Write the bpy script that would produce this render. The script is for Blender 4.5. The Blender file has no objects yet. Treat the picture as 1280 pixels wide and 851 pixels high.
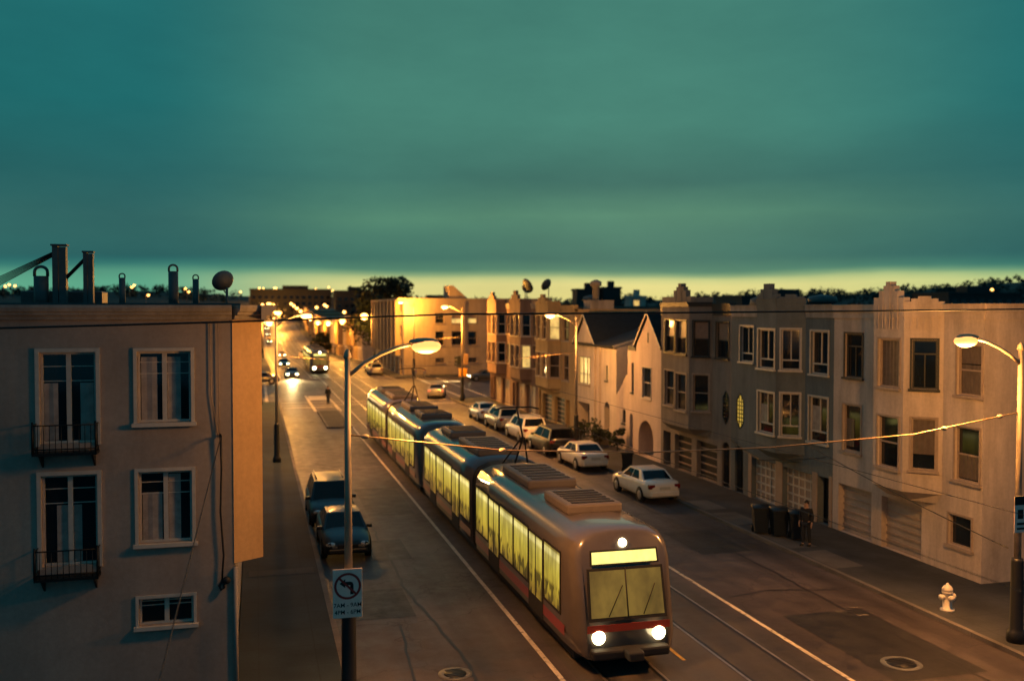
import bpy, bmesh, math, random
from mathutils import Vector, Matrix, noise
random.seed(7)
R = math.radians
scene = bpy.context.scene
COL = scene.collection
PI = math.pi

# ------------------------------------------------------------------ mesh helpers
class MB:
    def __init__(s): s.v = []; s.f = []; s.m = []; s.mi = 0; s.sm = []; s.smooth = False
    def face(s, pts):
        i = len(s.v); s.v += [tuple(p) for p in pts]; s.f.append(tuple(range(i, i+len(pts)))); s.m.append(s.mi); s.sm.append(s.smooth)
    def idx(s, verts, faces):
        i = len(s.v); s.v += [tuple(p) for p in verts]
        for f in faces:
            s.f.append(tuple(k+i for k in f)); s.m.append(s.mi); s.sm.append(s.smooth)
    def hexa(s, p):   # p: 8 points, 0-3 bottom loop, 4-7 top loop
        s.idx(p, [(3,2,1,0),(4,5,6,7),(0,1,5,4),(1,2,6,5),(2,3,7,6),(3,0,4,7)])
    def box(s, x0,x1,y0,y1,z0,z1):
        s.hexa([(x0,y0,z0),(x1,y0,z0),(x1,y1,z0),(x0,y1,z0),(x0,y0,z1),(x1,y0,z1),(x1,y1,z1),(x0,y1,z1)])
    def bbox(s, x0,x1,y0,y1,z0,z1,b=.03):   # bevelled box
        bm = bmesh.new(); bmesh.ops.create_cube(bm, size=1)
        for v in bm.verts:
            v.co.x = x0 if v.co.x < 0 else x1; v.co.y = y0 if v.co.y < 0 else y1; v.co.z = z0 if v.co.z < 0 else z1
        bmesh.ops.bevel(bm, geom=bm.edges[:], offset=b, segments=2, profile=.5, affect='EDGES')
        bm.verts.index_update()
        s.idx([v.co for v in bm.verts], [[v.index for v in f.verts] for f in bm.faces]); bm.free()
    def prism(s, poly, d):     # poly: 3-D points, d: offset vector
        n = len(poly); d = Vector(d); a = [Vector(p) for p in poly]; b = [p+d for p in a]
        s.idx(a+b, [tuple(range(n-1,-1,-1)), tuple(range(n,2*n))] + [(i,(i+1)%n,n+(i+1)%n,n+i) for i in range(n)])
    def tube(s, path, r, n=10, cap=True):
        path = [Vector(p) for p in path]; rs = r if isinstance(r,(list,tuple)) else [r]*len(path)
        rings = []; up = None; vs = []
        for i,p in enumerate(path):
            t = (path[min(i+1,len(path)-1)]-path[max(i-1,0)]).normalized()
            if up is None:
                up = Vector((0,0,1)) if abs(t.z) < .9 else Vector((1,0,0))
            x = t.cross(up)
            if x.length < 1e-5: x = t.cross(Vector((0,1,0)))
            x.normalize(); y = x.cross(t).normalized(); up = y
            vs += [p + (x*math.cos(2*PI*k/n)+y*math.sin(2*PI*k/n))*rs[i] for k in range(n)]
        fs = []
        for i in range(len(path)-1):
            for k in range(n):
                a=i*n+k; b=i*n+(k+1)%n; fs.append((a,b,b+n,a+n))
        if cap: fs += [tuple(range(n-1,-1,-1)), tuple(range((len(path)-1)*n, len(path)*n))]
        o = s.smooth; s.smooth = True; s.idx(vs, fs); s.smooth = o
    def lathe(s, prof, c=(0,0,0), n=16, axis='z'):
        vs=[]; fs=[]
        for r,h in prof:
            for k in range(n):
                a=2*PI*k/n; x,y=r*math.cos(a), r*math.sin(a)
                if axis=='z': q=(c[0]+x,c[1]+y,c[2]+h)
                elif axis=='x': q=(c[0]+h,c[1]+x,c[2]+y)
                else: q=(c[0]+x,c[1]+h,c[2]+y)
                vs.append(q)
        m=len(prof)
        for i in range(m-1):
            for k in range(n):
                a=i*n+k; b=i*n+(k+1)%n; fs.append((a,b,b+n,a+n))
        fs += [tuple(range(n-1,-1,-1)), tuple(range((m-1)*n,m*n))]
        o=s.smooth; s.smooth=True; s.idx(vs,fs); s.smooth=o
    def ball(s, c, r, n=12, m=8, sx=1, sy=1, sz=1):
        s2=[(max(1e-3,math.sin(PI*i/m)), -math.cos(PI*i/m)) for i in range(m+1)]
        vs=[(c[0]+a*r*sx*math.cos(2*PI*k/n), c[1]+a*r*sy*math.sin(2*PI*k/n), c[2]+h*r*sz) for a,h in s2 for k in range(n)]
        fs=[(i*n+k,i*n+(k+1)%n,(i+1)*n+(k+1)%n,(i+1)*n+k) for i in range(m) for k in range(n)]
        o=s.smooth; s.smooth=True; s.idx(vs,fs); s.smooth=o
    def loft(s, rings, closed=True, caps=True):
        n=len(rings[0]); vs=[p for r in rings for p in r]; fs=[]
        for i in range(len(rings)-1):
            for k in range(n if closed else n-1):
                a=i*n+k; b=i*n+(k+1)%n; fs.append((a,b,b+n,a+n))
        if caps and closed: fs += [tuple(range(n-1,-1,-1)), tuple(range((len(rings)-1)*n, len(rings)*n))]
        s.idx(vs,fs)
    def build(s, name, mat, parent=None, loc=None, recalc=True, rot=None):
        me = bpy.data.meshes.new(name); me.from_pydata(s.v, [], s.f)
        mats = mat if isinstance(mat,(list,tuple)) else [mat]
        for m in mats: me.materials.append(m)
        me.polygons.foreach_set('material_index', s.m); me.polygons.foreach_set('use_smooth', s.sm)
        if recalc:
            bm = bmesh.new(); bm.from_mesh(me); bmesh.ops.remove_doubles(bm, verts=bm.verts, dist=1e-5) if any(s.sm) else None
            bmesh.ops.recalc_face_normals(bm, faces=bm.faces); bm.to_mesh(me); bm.free()
        me.update()
        o = bpy.data.objects.new(name, me); COL.objects.link(o)
        if parent: o.parent = parent
        if loc: o.location = loc
        if rot: o.rotation_euler = rot
        return o

def tag(o, label=None, cat=None, group=None, kind=None):
    if label: o['label']=label
    if cat: o['category']=cat
    if group: o['group']=group
    if kind: o['kind']=kind
    return o
def thing(name, label, cat, loc=(0,0,0), rz=0, group=None):
    o = bpy.data.objects.new(name, None); COL.objects.link(o); o.empty_display_size=.3
    o.location=loc; o.rotation_euler=(0,0,rz); return tag(o,label,cat,group)
def struct(o): o['kind']='structure'; return o
def dup(root, loc, rz=None, label=None, group=None, parent=None):
    r = root.copy(); COL.objects.link(r); r.location = loc
    if rz is not None: r.rotation_euler=(0,0,rz)
    if label: r['label']=label
    if group: r['group']=group
    if parent: r.parent=parent
    for ch in list(root.children):
        c = ch.copy(); COL.objects.link(c); c.parent=r
        for g in ch.children:
            d=g.copy(); COL.objects.link(d); d.parent=c
    return r

# ------------------------------------------------------------------ materials
class NT:
    def __init__(s, name):
        s.mat = bpy.data.materials.new(name); s.mat.use_nodes=True; s.n=s.mat.node_tree.nodes; s.l=s.mat.node_tree.links
        s.b = s.n['Principled BSDF']
    def node(s, t, **k):
        q=s.n.new(t)
        for a,b in k.items(): setattr(q,a,b)
        return q
    def link(s,a,b): s.l.new(a,b)
    def coord(s, scale=(1,1,1), obj=False):
        g = s.node('ShaderNodeTexCoord').outputs['Object'] if obj else s.node('ShaderNodeNewGeometry').outputs['Position']
        m = s.node('ShaderNodeMapping'); m.inputs['Scale'].default_value=scale; s.link(g, m.inputs['Vector']); return m.outputs['Vector']
    def noise(s, vec, scale, detail=4, rough=.6):
        q=s.node('ShaderNodeTexNoise'); q.inputs['Scale'].default_value=scale; q.inputs['Detail'].default_value=detail; q.inputs['Roughness'].default_value=rough
        s.link(vec,q.inputs['Vector']); return q.outputs['Fac']
    def ramp(s, fac, stops):
        q=s.node('ShaderNodeValToRGB'); e=q.color_ramp.elements
        while len(e)<len(stops): e.new(.5)
        for i,(p,c) in enumerate(stops): e[i].position=p; e[i].color=(c if isinstance(c,tuple) else (c,c,c))+(1,)
        s.link(fac,q.inputs['Fac']); return q.outputs['Color']
    def mul(s, a, b, fac=1, mode='MULTIPLY'):
        q=s.node('ShaderNodeMixRGB', blend_type=mode); q.inputs['Fac'].default_value=fac
        for i,x in ((1,a),(2,b)):
            if isinstance(x,tuple): q.inputs[i].default_value=x+(1,)
            else: s.link(x,q.inputs[i])
        return q.outputs['Color']
    def bump(s, h, strength=.3, dist=.02):
        q=s.node('ShaderNodeBump'); q.inputs['Strength'].default_value=strength; q.inputs['Distance'].default_value=dist
        s.link(h,q.inputs['Height']); s.link(q.outputs['Normal'], s.b.inputs['Normal'])
    def done(s, col=None, rough=.8, metal=0, spec=.4, coat=0):
        if col is not None:
            if isinstance(col,tuple): s.b.inputs['Base Color'].default_value=col+(1,)
            else: s.link(col,s.b.inputs['Base Color'])
        if isinstance(rough,(int,float)): s.b.inputs['Roughness'].default_value=rough
        else: s.link(rough,s.b.inputs['Roughness'])
        s.b.inputs['Metallic'].default_value=metal; s.b.inputs['Specular IOR Level'].default_value=spec; s.b.inputs['Coat Weight'].default_value=coat
        return s.mat

def stucco(name, c, dirt=.35, streak=.25):
    t=NT(name); v=t.coord()
    big=t.noise(v,.35,5); fine=t.noise(v,9,6,.7)
    vs=t.coord((.9,.9,.12)); st=t.noise(vs,1.6,6,.7)
    a=t.mul(c, t.ramp(big,[(.3,1-dirt),(.65,1.06)]))
    a=t.mul(a, t.ramp(st,[(.35,1-streak),(.6,1.0)]))
    a=t.mul(a, t.ramp(fine,[(.3,.88),(.7,1.05)]))
    t.bump(fine,.35,.01)
    return t.done(a,.88,spec=.25)
def plain(name, c, rough=.6, metal=0, var=.25, scale=6, spec=.4, coat=0, obj=True):
    t=NT(name); n=t.noise(t.coord(obj=obj),scale,5)
    a=t.mul(c, t.ramp(n,[(.3,1-var),(.7,1.05)])); t.bump(n,.08,.01)
    return t.done(a,rough,metal,spec,coat)
def emit(name, c, s, var=0, scale=3, sample=True, base=(.2,.2,.2)):
    t=NT(name); t.done(base,.3)
    if var:
        n=t.noise(t.coord((1,1,.6)),scale,3); t.link(t.mul(c,t.ramp(n,[(.32,1-var),(.62,1.1)])), t.b.inputs['Emission Color'])
    else: t.b.inputs['Emission Color'].default_value=c+(1,)
    t.b.inputs['Emission Strength'].default_value=s
    if not sample: t.mat.cycles.emission_sampling='NONE'
    return t.mat

M={}
M['tan']=stucco('tan_stucco',(.43,.345,.29),.25,.10)
M['baylit']=stucco('bay_stucco_lamplit',(.68,.42,.20),.15,.12)  # street lamp's glow on the bay put into a lighter, warmer stucco colour
M['cornice']=stucco('cornice_paint',(.46,.40,.35),.25,.35)
M['cream']=stucco('cream_stucco',(.66,.54,.45),.2,.3)
M['slate']=stucco('slate_stucco',(.18,.205,.21),.25,.25)
M['taupe']=stucco('taupe_stucco',(.28,.24,.21),.25,.25)
M['pinkwhite']=stucco('pale_stucco',(.70,.56,.48),.2,.2)
M['white']=stucco('white_stucco',(.74,.62,.52),.2,.2)
M['ochre']=stucco('ochre_stucco',(.50,.35,.18),.22,.22)
M['brown']=stucco('brown_stucco',(.26,.17,.13),.25,.25)
M['paleband']=stucco('pale_band',(.48,.41,.35),.25,.4)
M['farwall']=stucco('far_wall',(.50,.39,.28),.2,.2)
M['darktrim']=plain('dark_trim_paint',(.03,.033,.035),.5)
M['whitetrim']=plain('white_trim_paint',(.62,.55,.47),.5,var=.15)
M['tantrim']=plain('tan_trim_paint',(.40,.31,.25),.6,var=.2)
M['doorpale']=plain('pale_garage_paint',(.42,.36,.31),.55,var=.2,scale=2)
M['doorwarm']=plain('warm_garage_paint',(.40,.29,.22),.55,var=.2,scale=2)
M['doordark']=plain('dark_door_paint',(.02,.022,.026),.5)
M['grating']=plain('black_iron',(.012,.014,.016),.5,.3)
M['roof']=plain('asphalt_shingle',(.012,.015,.018),.85,var=.5,scale=4,obj=False)
M['rooftar']=plain('tar_gravel',(.06,.06,.06),.95,var=.4,scale=2,obj=False)
M['galv']=plain('galvanised_steel',(.50,.40,.29),.55,.2,var=.25,scale=3)
M['blackpaint']=plain('black_pole_paint',(.012,.013,.015),.45)
M['metalvent']=plain('weathered_vent_metal',(.13,.14,.14),.6,.3)
M['rubber']=plain('tyre_rubber',(.012,.012,.013),.8)
M['rim']=plain('wheel_alloy',(.45,.45,.46),.35,.8)
M['wire']=plain('cable_sheath',(.015,.016,.018),.6)
M['wirelit']=plain('bronze_wire',(.35,.24,.14),.45,.6)
M['signwhite']=plain('sign_white',(.82,.74,.66),.45,var=.1)
M['signred']=plain('sign_red',(.30,.03,.025),.5,var=.1)
M['signblack']=plain('sign_black',(.01,.01,.012),.5)
M['hydrant']=plain('hydrant_paint',(.72,.66,.56),.45,var=.15)
M['bin']=plain('bin_plastic',(.010,.016,.024),.5)
M['skin']=plain('skin',(.42,.25,.17),.55,var=.1)
M['coat']=plain('dark_coat',(.012,.013,.017),.85)
M['jeans']=plain('dark_trousers',(.016,.02,.03),.85)
M['hair']=plain('dark_hair',(.012,.009,.008),.6)
M['shoe']=plain('dark_shoe',(.015,.012,.01),.6)
M['bark']=plain('bark',(.06,.045,.035),.9,var=.5)
M['curtain']=plain('curtain_cloth',(.42,.36,.32),.35,var=.35,scale=5,coat=.6)
M['drape']=plain('dark_drape',(.13,.10,.085),.4,var=.3,scale=5,coat=.3)
M['blind']=plain('window_blind',(.30,.20,.15),.45,var=.2,coat=.2)
def glass(name, c, r=.06, var=.5):
    t=NT(name); n=t.noise(t.coord((1,1,.3)),1.3,3)
    w=t.noise(t.coord(),.9,2); t.bump(w,.05,.05)
    return t.done(t.mul(c,t.ramp(n,[(.35,1-var),(.65,1.3)])), r, 0, .6)
M['glass']=glass('window_glass',(.010,.014,.019))
M['glasswarm']=glass('window_glass_shaded',(.06,.045,.038),.1)
M['carglass']=glass('car_glass',(.006,.007,.008),.05); M['carglass'].node_tree.nodes['Principled BSDF'].inputs['Specular IOR Level'].default_value=.3
M['litwin']=emit('lit_window',(1,.62,.16),1.0,.6,1.5)
def tramwin(name,s):
    t=NT(name); t.done((.04,.04,.04),.12,spec=.5); v=t.coord(obj=True); sp=t.node('ShaderNodeSeparateXYZ'); t.link(v,sp.inputs[0])
    n=t.noise(t.coord((1,1.3,.35),obj=True),1.5,3); n2=t.noise(t.coord((1,3.2,1.2),obj=True),1.2,2)
    zr=t.node('ShaderNodeMapRange'); zr.inputs['From Min'].default_value=1.2; zr.inputs['From Max'].default_value=2.7; t.link(sp.outputs['Z'],zr.inputs['Value'])
    g=t.ramp(zr.outputs[0],[(.0,(.35,.20,.02)),(.30,(.75,.52,.045)),(.62,(.85,.66,.08)),(.80,(1.0,.80,.16)),(.86,(1.6,1.35,.45)),(.93,(1.5,1.25,.4)),(.97,(.6,.45,.08))])
    a=t.mul(g,t.ramp(n,[(.33,.45),(.62,1.15)])); seat=t.mul(t.ramp(n2,[(.46,1.0),(.50,.22)]),t.ramp(zr.outputs[0],[(.30,0.0),(.40,1.0)]),1,'LIGHTEN')
    a=t.mul(a,seat); t.link(a,t.b.inputs['Emission Color']); t.b.inputs['Emission Strength'].default_value=s; return t.mat
M['litgreen']=tramwin('lit_tram_window',.62)
M['litgreendim']=emit('lit_tram_window_shade',(1,.62,.10),.17,.5,2,base=(.05,.05,.05))
M['lantern']=emit('leaded_glass_lit',(1,.62,.07),.55,.25,5)
M['tramsign']=emit('tram_sign',(1,.85,.22),1.3,.15,8)
M['lens']=emit('sodium_lens',(1,.36,.085),2.2)
M['lensmid']=emit('sodium_lens_bright',(1,.40,.09),10)
M['lensfar']=emit('sodium_lens_far',(1,.42,.085),12,sample=False)
M['head']=emit('headlight_lit',(1,.80,.42),10)
M['headfar']=emit('headlight_lit_far',(1,.80,.38),45,sample=False)
M['headoff']=plain('headlight_glass',(.5,.5,.5),.1,.3,var=.1)
M['tail']=plain('tail_lens',(.16,.012,.01),.2,var=.1)
M['tailon']=emit('tail_lens_lit',(1,.10,.03),1.2)
M['plate']=plain('number_plate',(.5,.5,.45),.5,var=.1)
def paint(name,c,metal=0):
    t=NT(name); n=t.noise(t.coord(obj=True),2,4)
    return t.done(t.mul(c,t.ramp(n,[(.3,.85),(.7,1.02)])),.28,metal,.5,.8)
M['carwhite']=paint('white_car_paint',(.80,.75,.66)); M['carsilver']=paint('silver_car_paint',(.38,.35,.31),.5); M['carblack']=paint('black_car_paint',(.006,.007,.009)); M['carblack'].node_tree.nodes['Principled BSDF'].inputs['Coat Weight'].default_value=.15; M['carblack'].node_tree.nodes['Principled BSDF'].inputs['Roughness'].default_value=.36
M['cargrey']=paint('grey_car_paint',(.10,.10,.10),.3); M['caryellow']=paint('yellow_car_paint',(.55,.32,.04))
M['tram']=paint('tram_silver_paint',(.105,.092,.088)); M['tramroof']=plain('tram_roof_paint',(.17,.145,.13),.6,var=.25,scale=1.5); M['tramred']=paint('tram_red_stripe',(.30,.03,.02)); M['tramdark']=plain('tram_undercarriage',(.02,.02,.022),.7)

# ground materials
def asphalt(name, base, warm=(1,1,1), crack=.55):
    t=NT(name); v=t.coord()
    big=t.noise(v,.16,6,.6); mid=t.noise(v,1.6,5,.65); fine=t.noise(v,28,4,.7)
    lane=t.noise(t.coord((1.0,.02,1)),1.1,4,.55)
    a=t.mul(tuple(base*w for w in warm), t.ramp(big,[(.35,.45),(.65,1.35)]))
    a=t.mul(a,t.ramp(lane,[(.3,.6),(.65,1.25)]))
    a=t.mul(a,t.ramp(mid,[(.3,.72),(.7,1.15)])); a=t.mul(a,t.ramp(fine,[(.25,.65),(.75,1.25)]))
    vo=t.node('ShaderNodeTexVoronoi', feature='DISTANCE_TO_EDGE'); vo.inputs['Scale'].default_value=.22
    vd=t.node('ShaderNodeVectorMath', operation='ADD'); nz=t.node('ShaderNodeTexNoise'); nz.inputs['Scale'].default_value=.8; nz.inputs['Detail'].default_value=5
    t.link(v,nz.inputs['Vector']); sc=t.node('ShaderNodeVectorMath', operation='SCALE'); sc.inputs['Scale'].default_value=2.2; t.link(nz.outputs['Color'],sc.inputs[0])
    t.link(v,vd.inputs[0]); t.link(sc.outputs[0],vd.inputs[1]); t.link(vd.outputs[0],vo.inputs['Vector'])
    a=t.mul(a,t.ramp(vo.outputs['Distance'],[(.0,1-crack),(.008,1.0)]))
    t.bump(t.mul(fine,mid),.5,.015)
    return t.done(a, t.ramp(mid,[(.3,.42),(.7,.70)]), 0, .35)
M['asphalt']=asphalt('asphalt',.068,(1.16,.97,.95)); M['track']=asphalt('track_paving',.062,(1.05,.98,.95),.3); M['patchdark']=asphalt('dark_asphalt_patch',.026)
def concrete(name, c, grid):
    t=NT(name); v=t.coord(); big=t.noise(v,.5,6); fine=t.noise(v,18,5,.7)
    br=t.node('ShaderNodeTexBrick'); br.inputs['Scale'].default_value=1; br.offset=0
    br.inputs['Brick Width'].default_value=grid; br.inputs['Row Height'].default_value=grid; br.inputs['Mortar Size'].default_value=.018
    br.inputs['Color1'].default_value=(1,1,1,1); br.inputs['Color2'].default_value=(.8,.8,.8,1); br.inputs['Mortar'].default_value=(.4,.4,.4,1)
    t.link(v,br.inputs['Vector'])
    a=t.mul(c,t.ramp(big,[(.3,.5),(.7,1.15)])); a=t.mul(a,br.outputs['Color'],.45); a=t.mul(a,t.ramp(fine,[(.3,.8),(.7,1.08)])); t.bump(fine,.3,.01)
    return t.done(a,.85,spec=.25)
M['walk']=concrete('sidewalk_concrete',(.062,.066,.070),1.2); M['walkdark']=concrete('shaded_concrete',(.026,.042,.052),1.4); M['apron']=concrete('apron_concrete',(.14,.13,.12),3); M['kerb']=concrete('kerb_concrete',(.17,.155,.14),2.4)  # walkdark: shade on the left pavement put into a darker, bluer concrete
def worn(name,c):
    t=NT(name); v=t.coord(); n=t.noise(v,6,6,.75); n2=t.noise(v,.5,3)
    a=t.mul((.06,.06,.06),c,1,'MIX'); mx=t.node('ShaderNodeMixRGB'); mx.inputs[1].default_value=(.07,.065,.06,1); mx.inputs[2].default_value=c+(1,)
    t.link(t.ramp(n,[(.34,.0),(.48,1.0)]),mx.inputs[0]); return t.done(t.mul(mx.outputs[0],t.ramp(n2,[(.3,.6),(.7,1.05)])),.6,spec=.3)
M['line']=worn('worn_road_paint',(.62,.56,.45)); M['lineyellow']=worn('worn_yellow_paint',(.62,.40,.08))
M['rail']=plain('steel_rail',(.50,.45,.40),.33,.8,var=.3,obj=False)
M['ground']=plain('dark_ground',(.03,.034,.03),.95,var=.5,scale=.05,obj=False)
def leafmat(name,c):
    t=NT(name); n=t.noise(t.coord(),.9,3); n2=t.noise(t.coord(),.12,2)
    a=t.mul(c,t.ramp(n,[(.3,.4),(.7,1.5)])); a=t.mul(a,t.ramp(n2,[(.35,.6),(.65,1.2)])); return t.done(a,.7,spec=.25)
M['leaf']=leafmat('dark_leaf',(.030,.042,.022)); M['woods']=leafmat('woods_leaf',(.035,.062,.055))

# ------------------------------------------------------------------ terrain profile
PK=[(-200,0),(118,0),(162,-.4),(204,-1.6),(245,-2.6),(285,-3.0),(335,-2.0),(400,.3),(550,5.5),(700,11.5),(900,21),(1050,24),(1400,26),(4000,20)]
def Pz(u):
    for (a,za),(b,zb) in zip(PK,PK[1:]):
        if u<=b:
            t=(u-a)/(b-a); return za+(zb-za)*t
    return PK[-1][1]
RK=[(-40,355),(-29,362),(-26,360),(-21,357),(-15,360),(-11,362),(-8,368),(0,374),(4,372),(6,364),(9,369),(12,365),(17,361),(20,362),(23,358),(27,351),(30,349),(40,345),(60,340)]
def ridge(az):   # az measured from the camera axis in degrees -> height in metres of the ridge 900 m away
    if az<=RK[0][0]: y=RK[0][1]
    elif az>=RK[-1][0]: y=RK[-1][1]
    else:
        for (a,ya),(b,yb) in zip(RK,RK[1:]):
            if a<=az<=b: y=ya+(yb-ya)*(az-a)/(b-a); break
    return 8.8+(388-y)*900/1200-6
def sstep(a,b,x):
    t=min(1,max(0,(x-a)/(b-a))); return t*t*(3-2*t)
def Tz(u,v):
    r=math.hypot(u,v); az=math.degrees(math.atan2(v,max(u,1e-6)))-14.93
    h=ridge(az)*sstep(330,900,r)+ (3.0*noise.noise(Vector((u*.006,v*.006,3)))*sstep(350,600,r))
    w=math.exp(-((v-10)/55)**2)
    return w*Pz(u)+(1-w)*h
def ground_z(u,v): return Tz(u,v)-.16-(.6 if (u>115 and 0<v<24) else 0)
us=[-80,-40,-20,0,40,80,118]+[130+12*i for i in range(30)]+[500+25*i for i in range(26)]+[1200,1400,1700,2200,3000]
vs_=[-1500,-1100,-900]+[-750+50*i for i in range(10)]+[-240+30*i for i in range(6)]+[-70+14*i for i in range(12)]+[100+30*i for i in range(8)]+[340+50*i for i in range(16)]+[1200,1500,2000]
mb=MB(); mb.smooth=True
mb.idx([(v,u,ground_z(u,v)) for u in us for v in vs_],[(i*len(vs_)+j,i*len(vs_)+j+1,(i+1)*len(vs_)+j+1,(i+1)*len(vs_)+j) for i in range(len(us)-1) for j in range(len(vs_)-1)])
struct(mb.build('ground',M['ground'],recalc=False))

def useq(a,b):
    s=[a]; k=sorted({p for p,_ in PK}|set(range(-40,1100,20)))
    return [a]+[p for p in k if a+.5<p<b-.5]+[b]
def strip(name,v0,v1,u0,u1,dz,mat,solid=0,label=None):
    mb=MB(); q=useq(u0,u1)
    for a,b in zip(q,q[1:]):
        za,zb=Pz(a)+dz,Pz(b)+dz
        if solid: mb.hexa([(v0,a,za-solid),(v1,a,za-solid),(v1,b,zb-solid),(v0,b,zb-solid),(v0,a,za),(v1,a,za),(v1,b,zb),(v0,b,zb)])
        else: mb.face([(v0,a,za),(v1,a,za),(v1,b,zb),(v0,b,zb)])
    o=mb.build(name,mat,recalc=bool(solid)); o['kind']='structure'; return o
KL,KR=2.1,18.6
strip('road',KL,KR,-25,1040,0,M['asphalt'])
mb=MB()
for a,b in ((-160,KL),(KR,260)): mb.face([(a,94,0),(b,94,0),(b,124.6,0),(a,124.6,0)])
struct(mb.build('cross_street',M['asphalt'],recalc=False))
strip('track_bed',7.35,13.35,-25,1000,.004,M['track'])
def walk(name, x0,x1,y0,y1, edges, mat='walk'):
    # raised pavement with a kerb stone along the listed edges ('w','e','s','n')
    kw=.16; mb=MB(); a=[x0,x1,y0,y1]
    if 'w' in edges: a[0]+=kw
    if 'e' in edges: a[1]-=kw
    if 's' in edges: a[2]+=kw
    if 'n' in edges: a[3]-=kw
    mb.box(a[0],a[1],a[2],a[3],-.2,.12); mb.mi=1
    if 'w' in edges: mb.box(x0,x0+kw,y0,y1,-.2,.123)
    if 'e' in edges: mb.box(x1-kw,x1,y0,y1,-.2,.123)
    if 's' in edges: mb.box(a[0],a[1],y0,y0+kw,-.2,.123)
    if 'n' in edges: mb.box(a[0],a[1],y1-kw,y1,-.2,.123)
    return struct(mb.build(name,[M[mat],M['kerb']]))
walk('pavement',KR,22.2,25.4,94,'wn'); walk('pavement',KR,60,-25,25.4,'w'); walk('pavement',22.2,120,91.5,94,'n')
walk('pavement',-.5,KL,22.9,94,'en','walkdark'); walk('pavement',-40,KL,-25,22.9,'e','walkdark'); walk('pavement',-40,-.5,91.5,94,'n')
walk('pavement',17.6,90,124.6,128.5,'ws')
strip('pavement',17.6,19.2,128.5,160,.12,M['walk'],.3); strip('pavement',17.6,20.2,160,700,.12,M['walk'],.3)
strip('pavement',-1,KL,124.6,700,.12,M['walk'],.3)
walk('traffic_island',5.05,6.95,72.5,84.5,'wesn')
# driveway aprons (sheets on the pavement)
def sheet(name,pts,z,mat):
    mb=MB(); mb.face([(x,y,z) for x,y in pts]); return struct(mb.build(name,mat,recalc=False))
def rsheet(name,x0,x1,y0,y1,z,mat): return sheet(name,[(x0,y0),(x1,y0),(x1,y1),(x0,y1)],z,mat)
for a,b in ((28.2,30.5),(31,33.2),(35,37.3),(38,40),(43.3,45.9),(46.3,48.6),(68,70.6),(71.2,73.8),(77,80),(84,88)):
    rsheet('driveway',KR+.2,19.9,a,b,.127,M['apron'])
rsheet('driveway',-.3,1.8,32.2,32.9,.127,M['walk'])
# patches, seams, manholes
rsheet('asphalt_patch',3.9,5.3,33.6,36.6,.005,M['patchdark']); rsheet('asphalt_patch',14.6,17.2,19.4,24.5,.005,M['patchdark'])
rsheet('asphalt_patch',15.5,17.5,31.5,35,.005,M['patchdark']); rsheet('asphalt_patch',2.6,4.4,27.2,30.1,.005,M['patchdark'])
rsheet('asphalt_patch',4.6,6.6,41,47.5,.005,M['patchdark'])
rnd=random.Random(3)
def seam(pts,w=.045):
    mb=MB(); q=[]
    for (x0,y0),(x1,y1) in zip(pts,pts[1:]):
        n=max(2,int(math.hypot(x1-x0,y1-y0)/.5))
        q+=[(x0+(x1-x0)*i/n+rnd.uniform(-.05,.05),y0+(y1-y0)*i/n) for i in range(n)]
    for (x0,y0),(x1,y1) in zip(q,q[1:]):
        d=Vector((x1-x0,y1-y0)).normalized(); nx,ny=-d.y*w,d.x*w
        mb.face([(x0-nx,y0-ny,.008),(x0+nx,y0+ny,.008),(x1+nx,y1+ny,.008),(x1-nx,y1-ny,.008)])
    struct(mb.build('tar_seam',M['signblack'],recalc=False))
seam([(5.1,18),(5.0,24),(4.5,30),(4.5,40)]); seam([(3.6,16),(3.5,22),(3.9,27)],.035); 
seam([(16.9,14),(16.7,22),(16.8,34),(16.5,52)],.035); seam([(13.9,26.5),(15.5,26.9),(18.4,26.2)],.03); seam([(14.6,38),(16.4,38.5),(18.4,38)],.03)

def manhole(x,y,label,r=.38):
    t=thing('manhole_cover',label,'manhole',(x,y,.006))
    mb=MB(); mb.lathe([(r+.12,0),(r+.12,.004),(r,.004)],n=24); mb.build('ring',M['metalvent'],t)
    mb=MB(); mb.lathe([(r-.02,0),(r-.02,.007),(.001,.007)],n=24)
    for i in range(-3,4): mb.box(-r*.7,r*.7,i*.09-.015,i*.09+.015,.008,.012)
    mb.build('lid',M['grating'],t)
manhole(15.5,20.4,'round iron manhole cover in the roadway near the hydrant'); manhole(4.6,22.6,'round iron manhole cover in the lane beside the no-turn sign pole',.3)
# lane lines and rails
strip('lane_line',6.93,7.06,-25,90,.009,M['line']); strip('lane_line',13.58,13.71,-25,92,.009,M['line'])
strip('lane_line',6.93,7.06,128,600,.009,M['line']); strip('lane_line',13.58,13.71,128,600,.009,M['line'])
strip('lane_line',2.9,3.0,128,500,.009,M['line'])
for a in (-5,4,13,22,31,40,49,58,67,76): rsheet('lane_dash',10.30,10.40,a,a+2.4,.009,M['lineyellow'])
for u0 in (90.6,93.2,125.6,128): rsheet('crosswalk_line',KL+.2,KR-.2,u0,u0+.3,.010,M['line'])
for v0 in (20,22.6): rsheet('crosswalk_line',v0,v0+.3,94.3,124.3,.010,M['line'])
for v0 in (-1.5,.8): rsheet('crosswalk_line',v0,v0+.3,94.3,124.3,.010,M['line'])
sheet('island_line',[(5.0,84.6),(7.15,84.6),(7.15,85.1),(5.0,85.1)],.011,M['line']); sheet('island_line',[(4.85,85.2),(5.1,85.2),(4.95,101),(4.75,101)],.011,M['line'])
sheet('island_line',[(7.1,85.2),(7.28,85.2),(7.1,97),(6.95,97)],.011,M['line'])
sheet('island_line',[(5.0,96),(6.9,96),(6.9,100.5),(5.1,100.5)],.009,M['line'])
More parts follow.
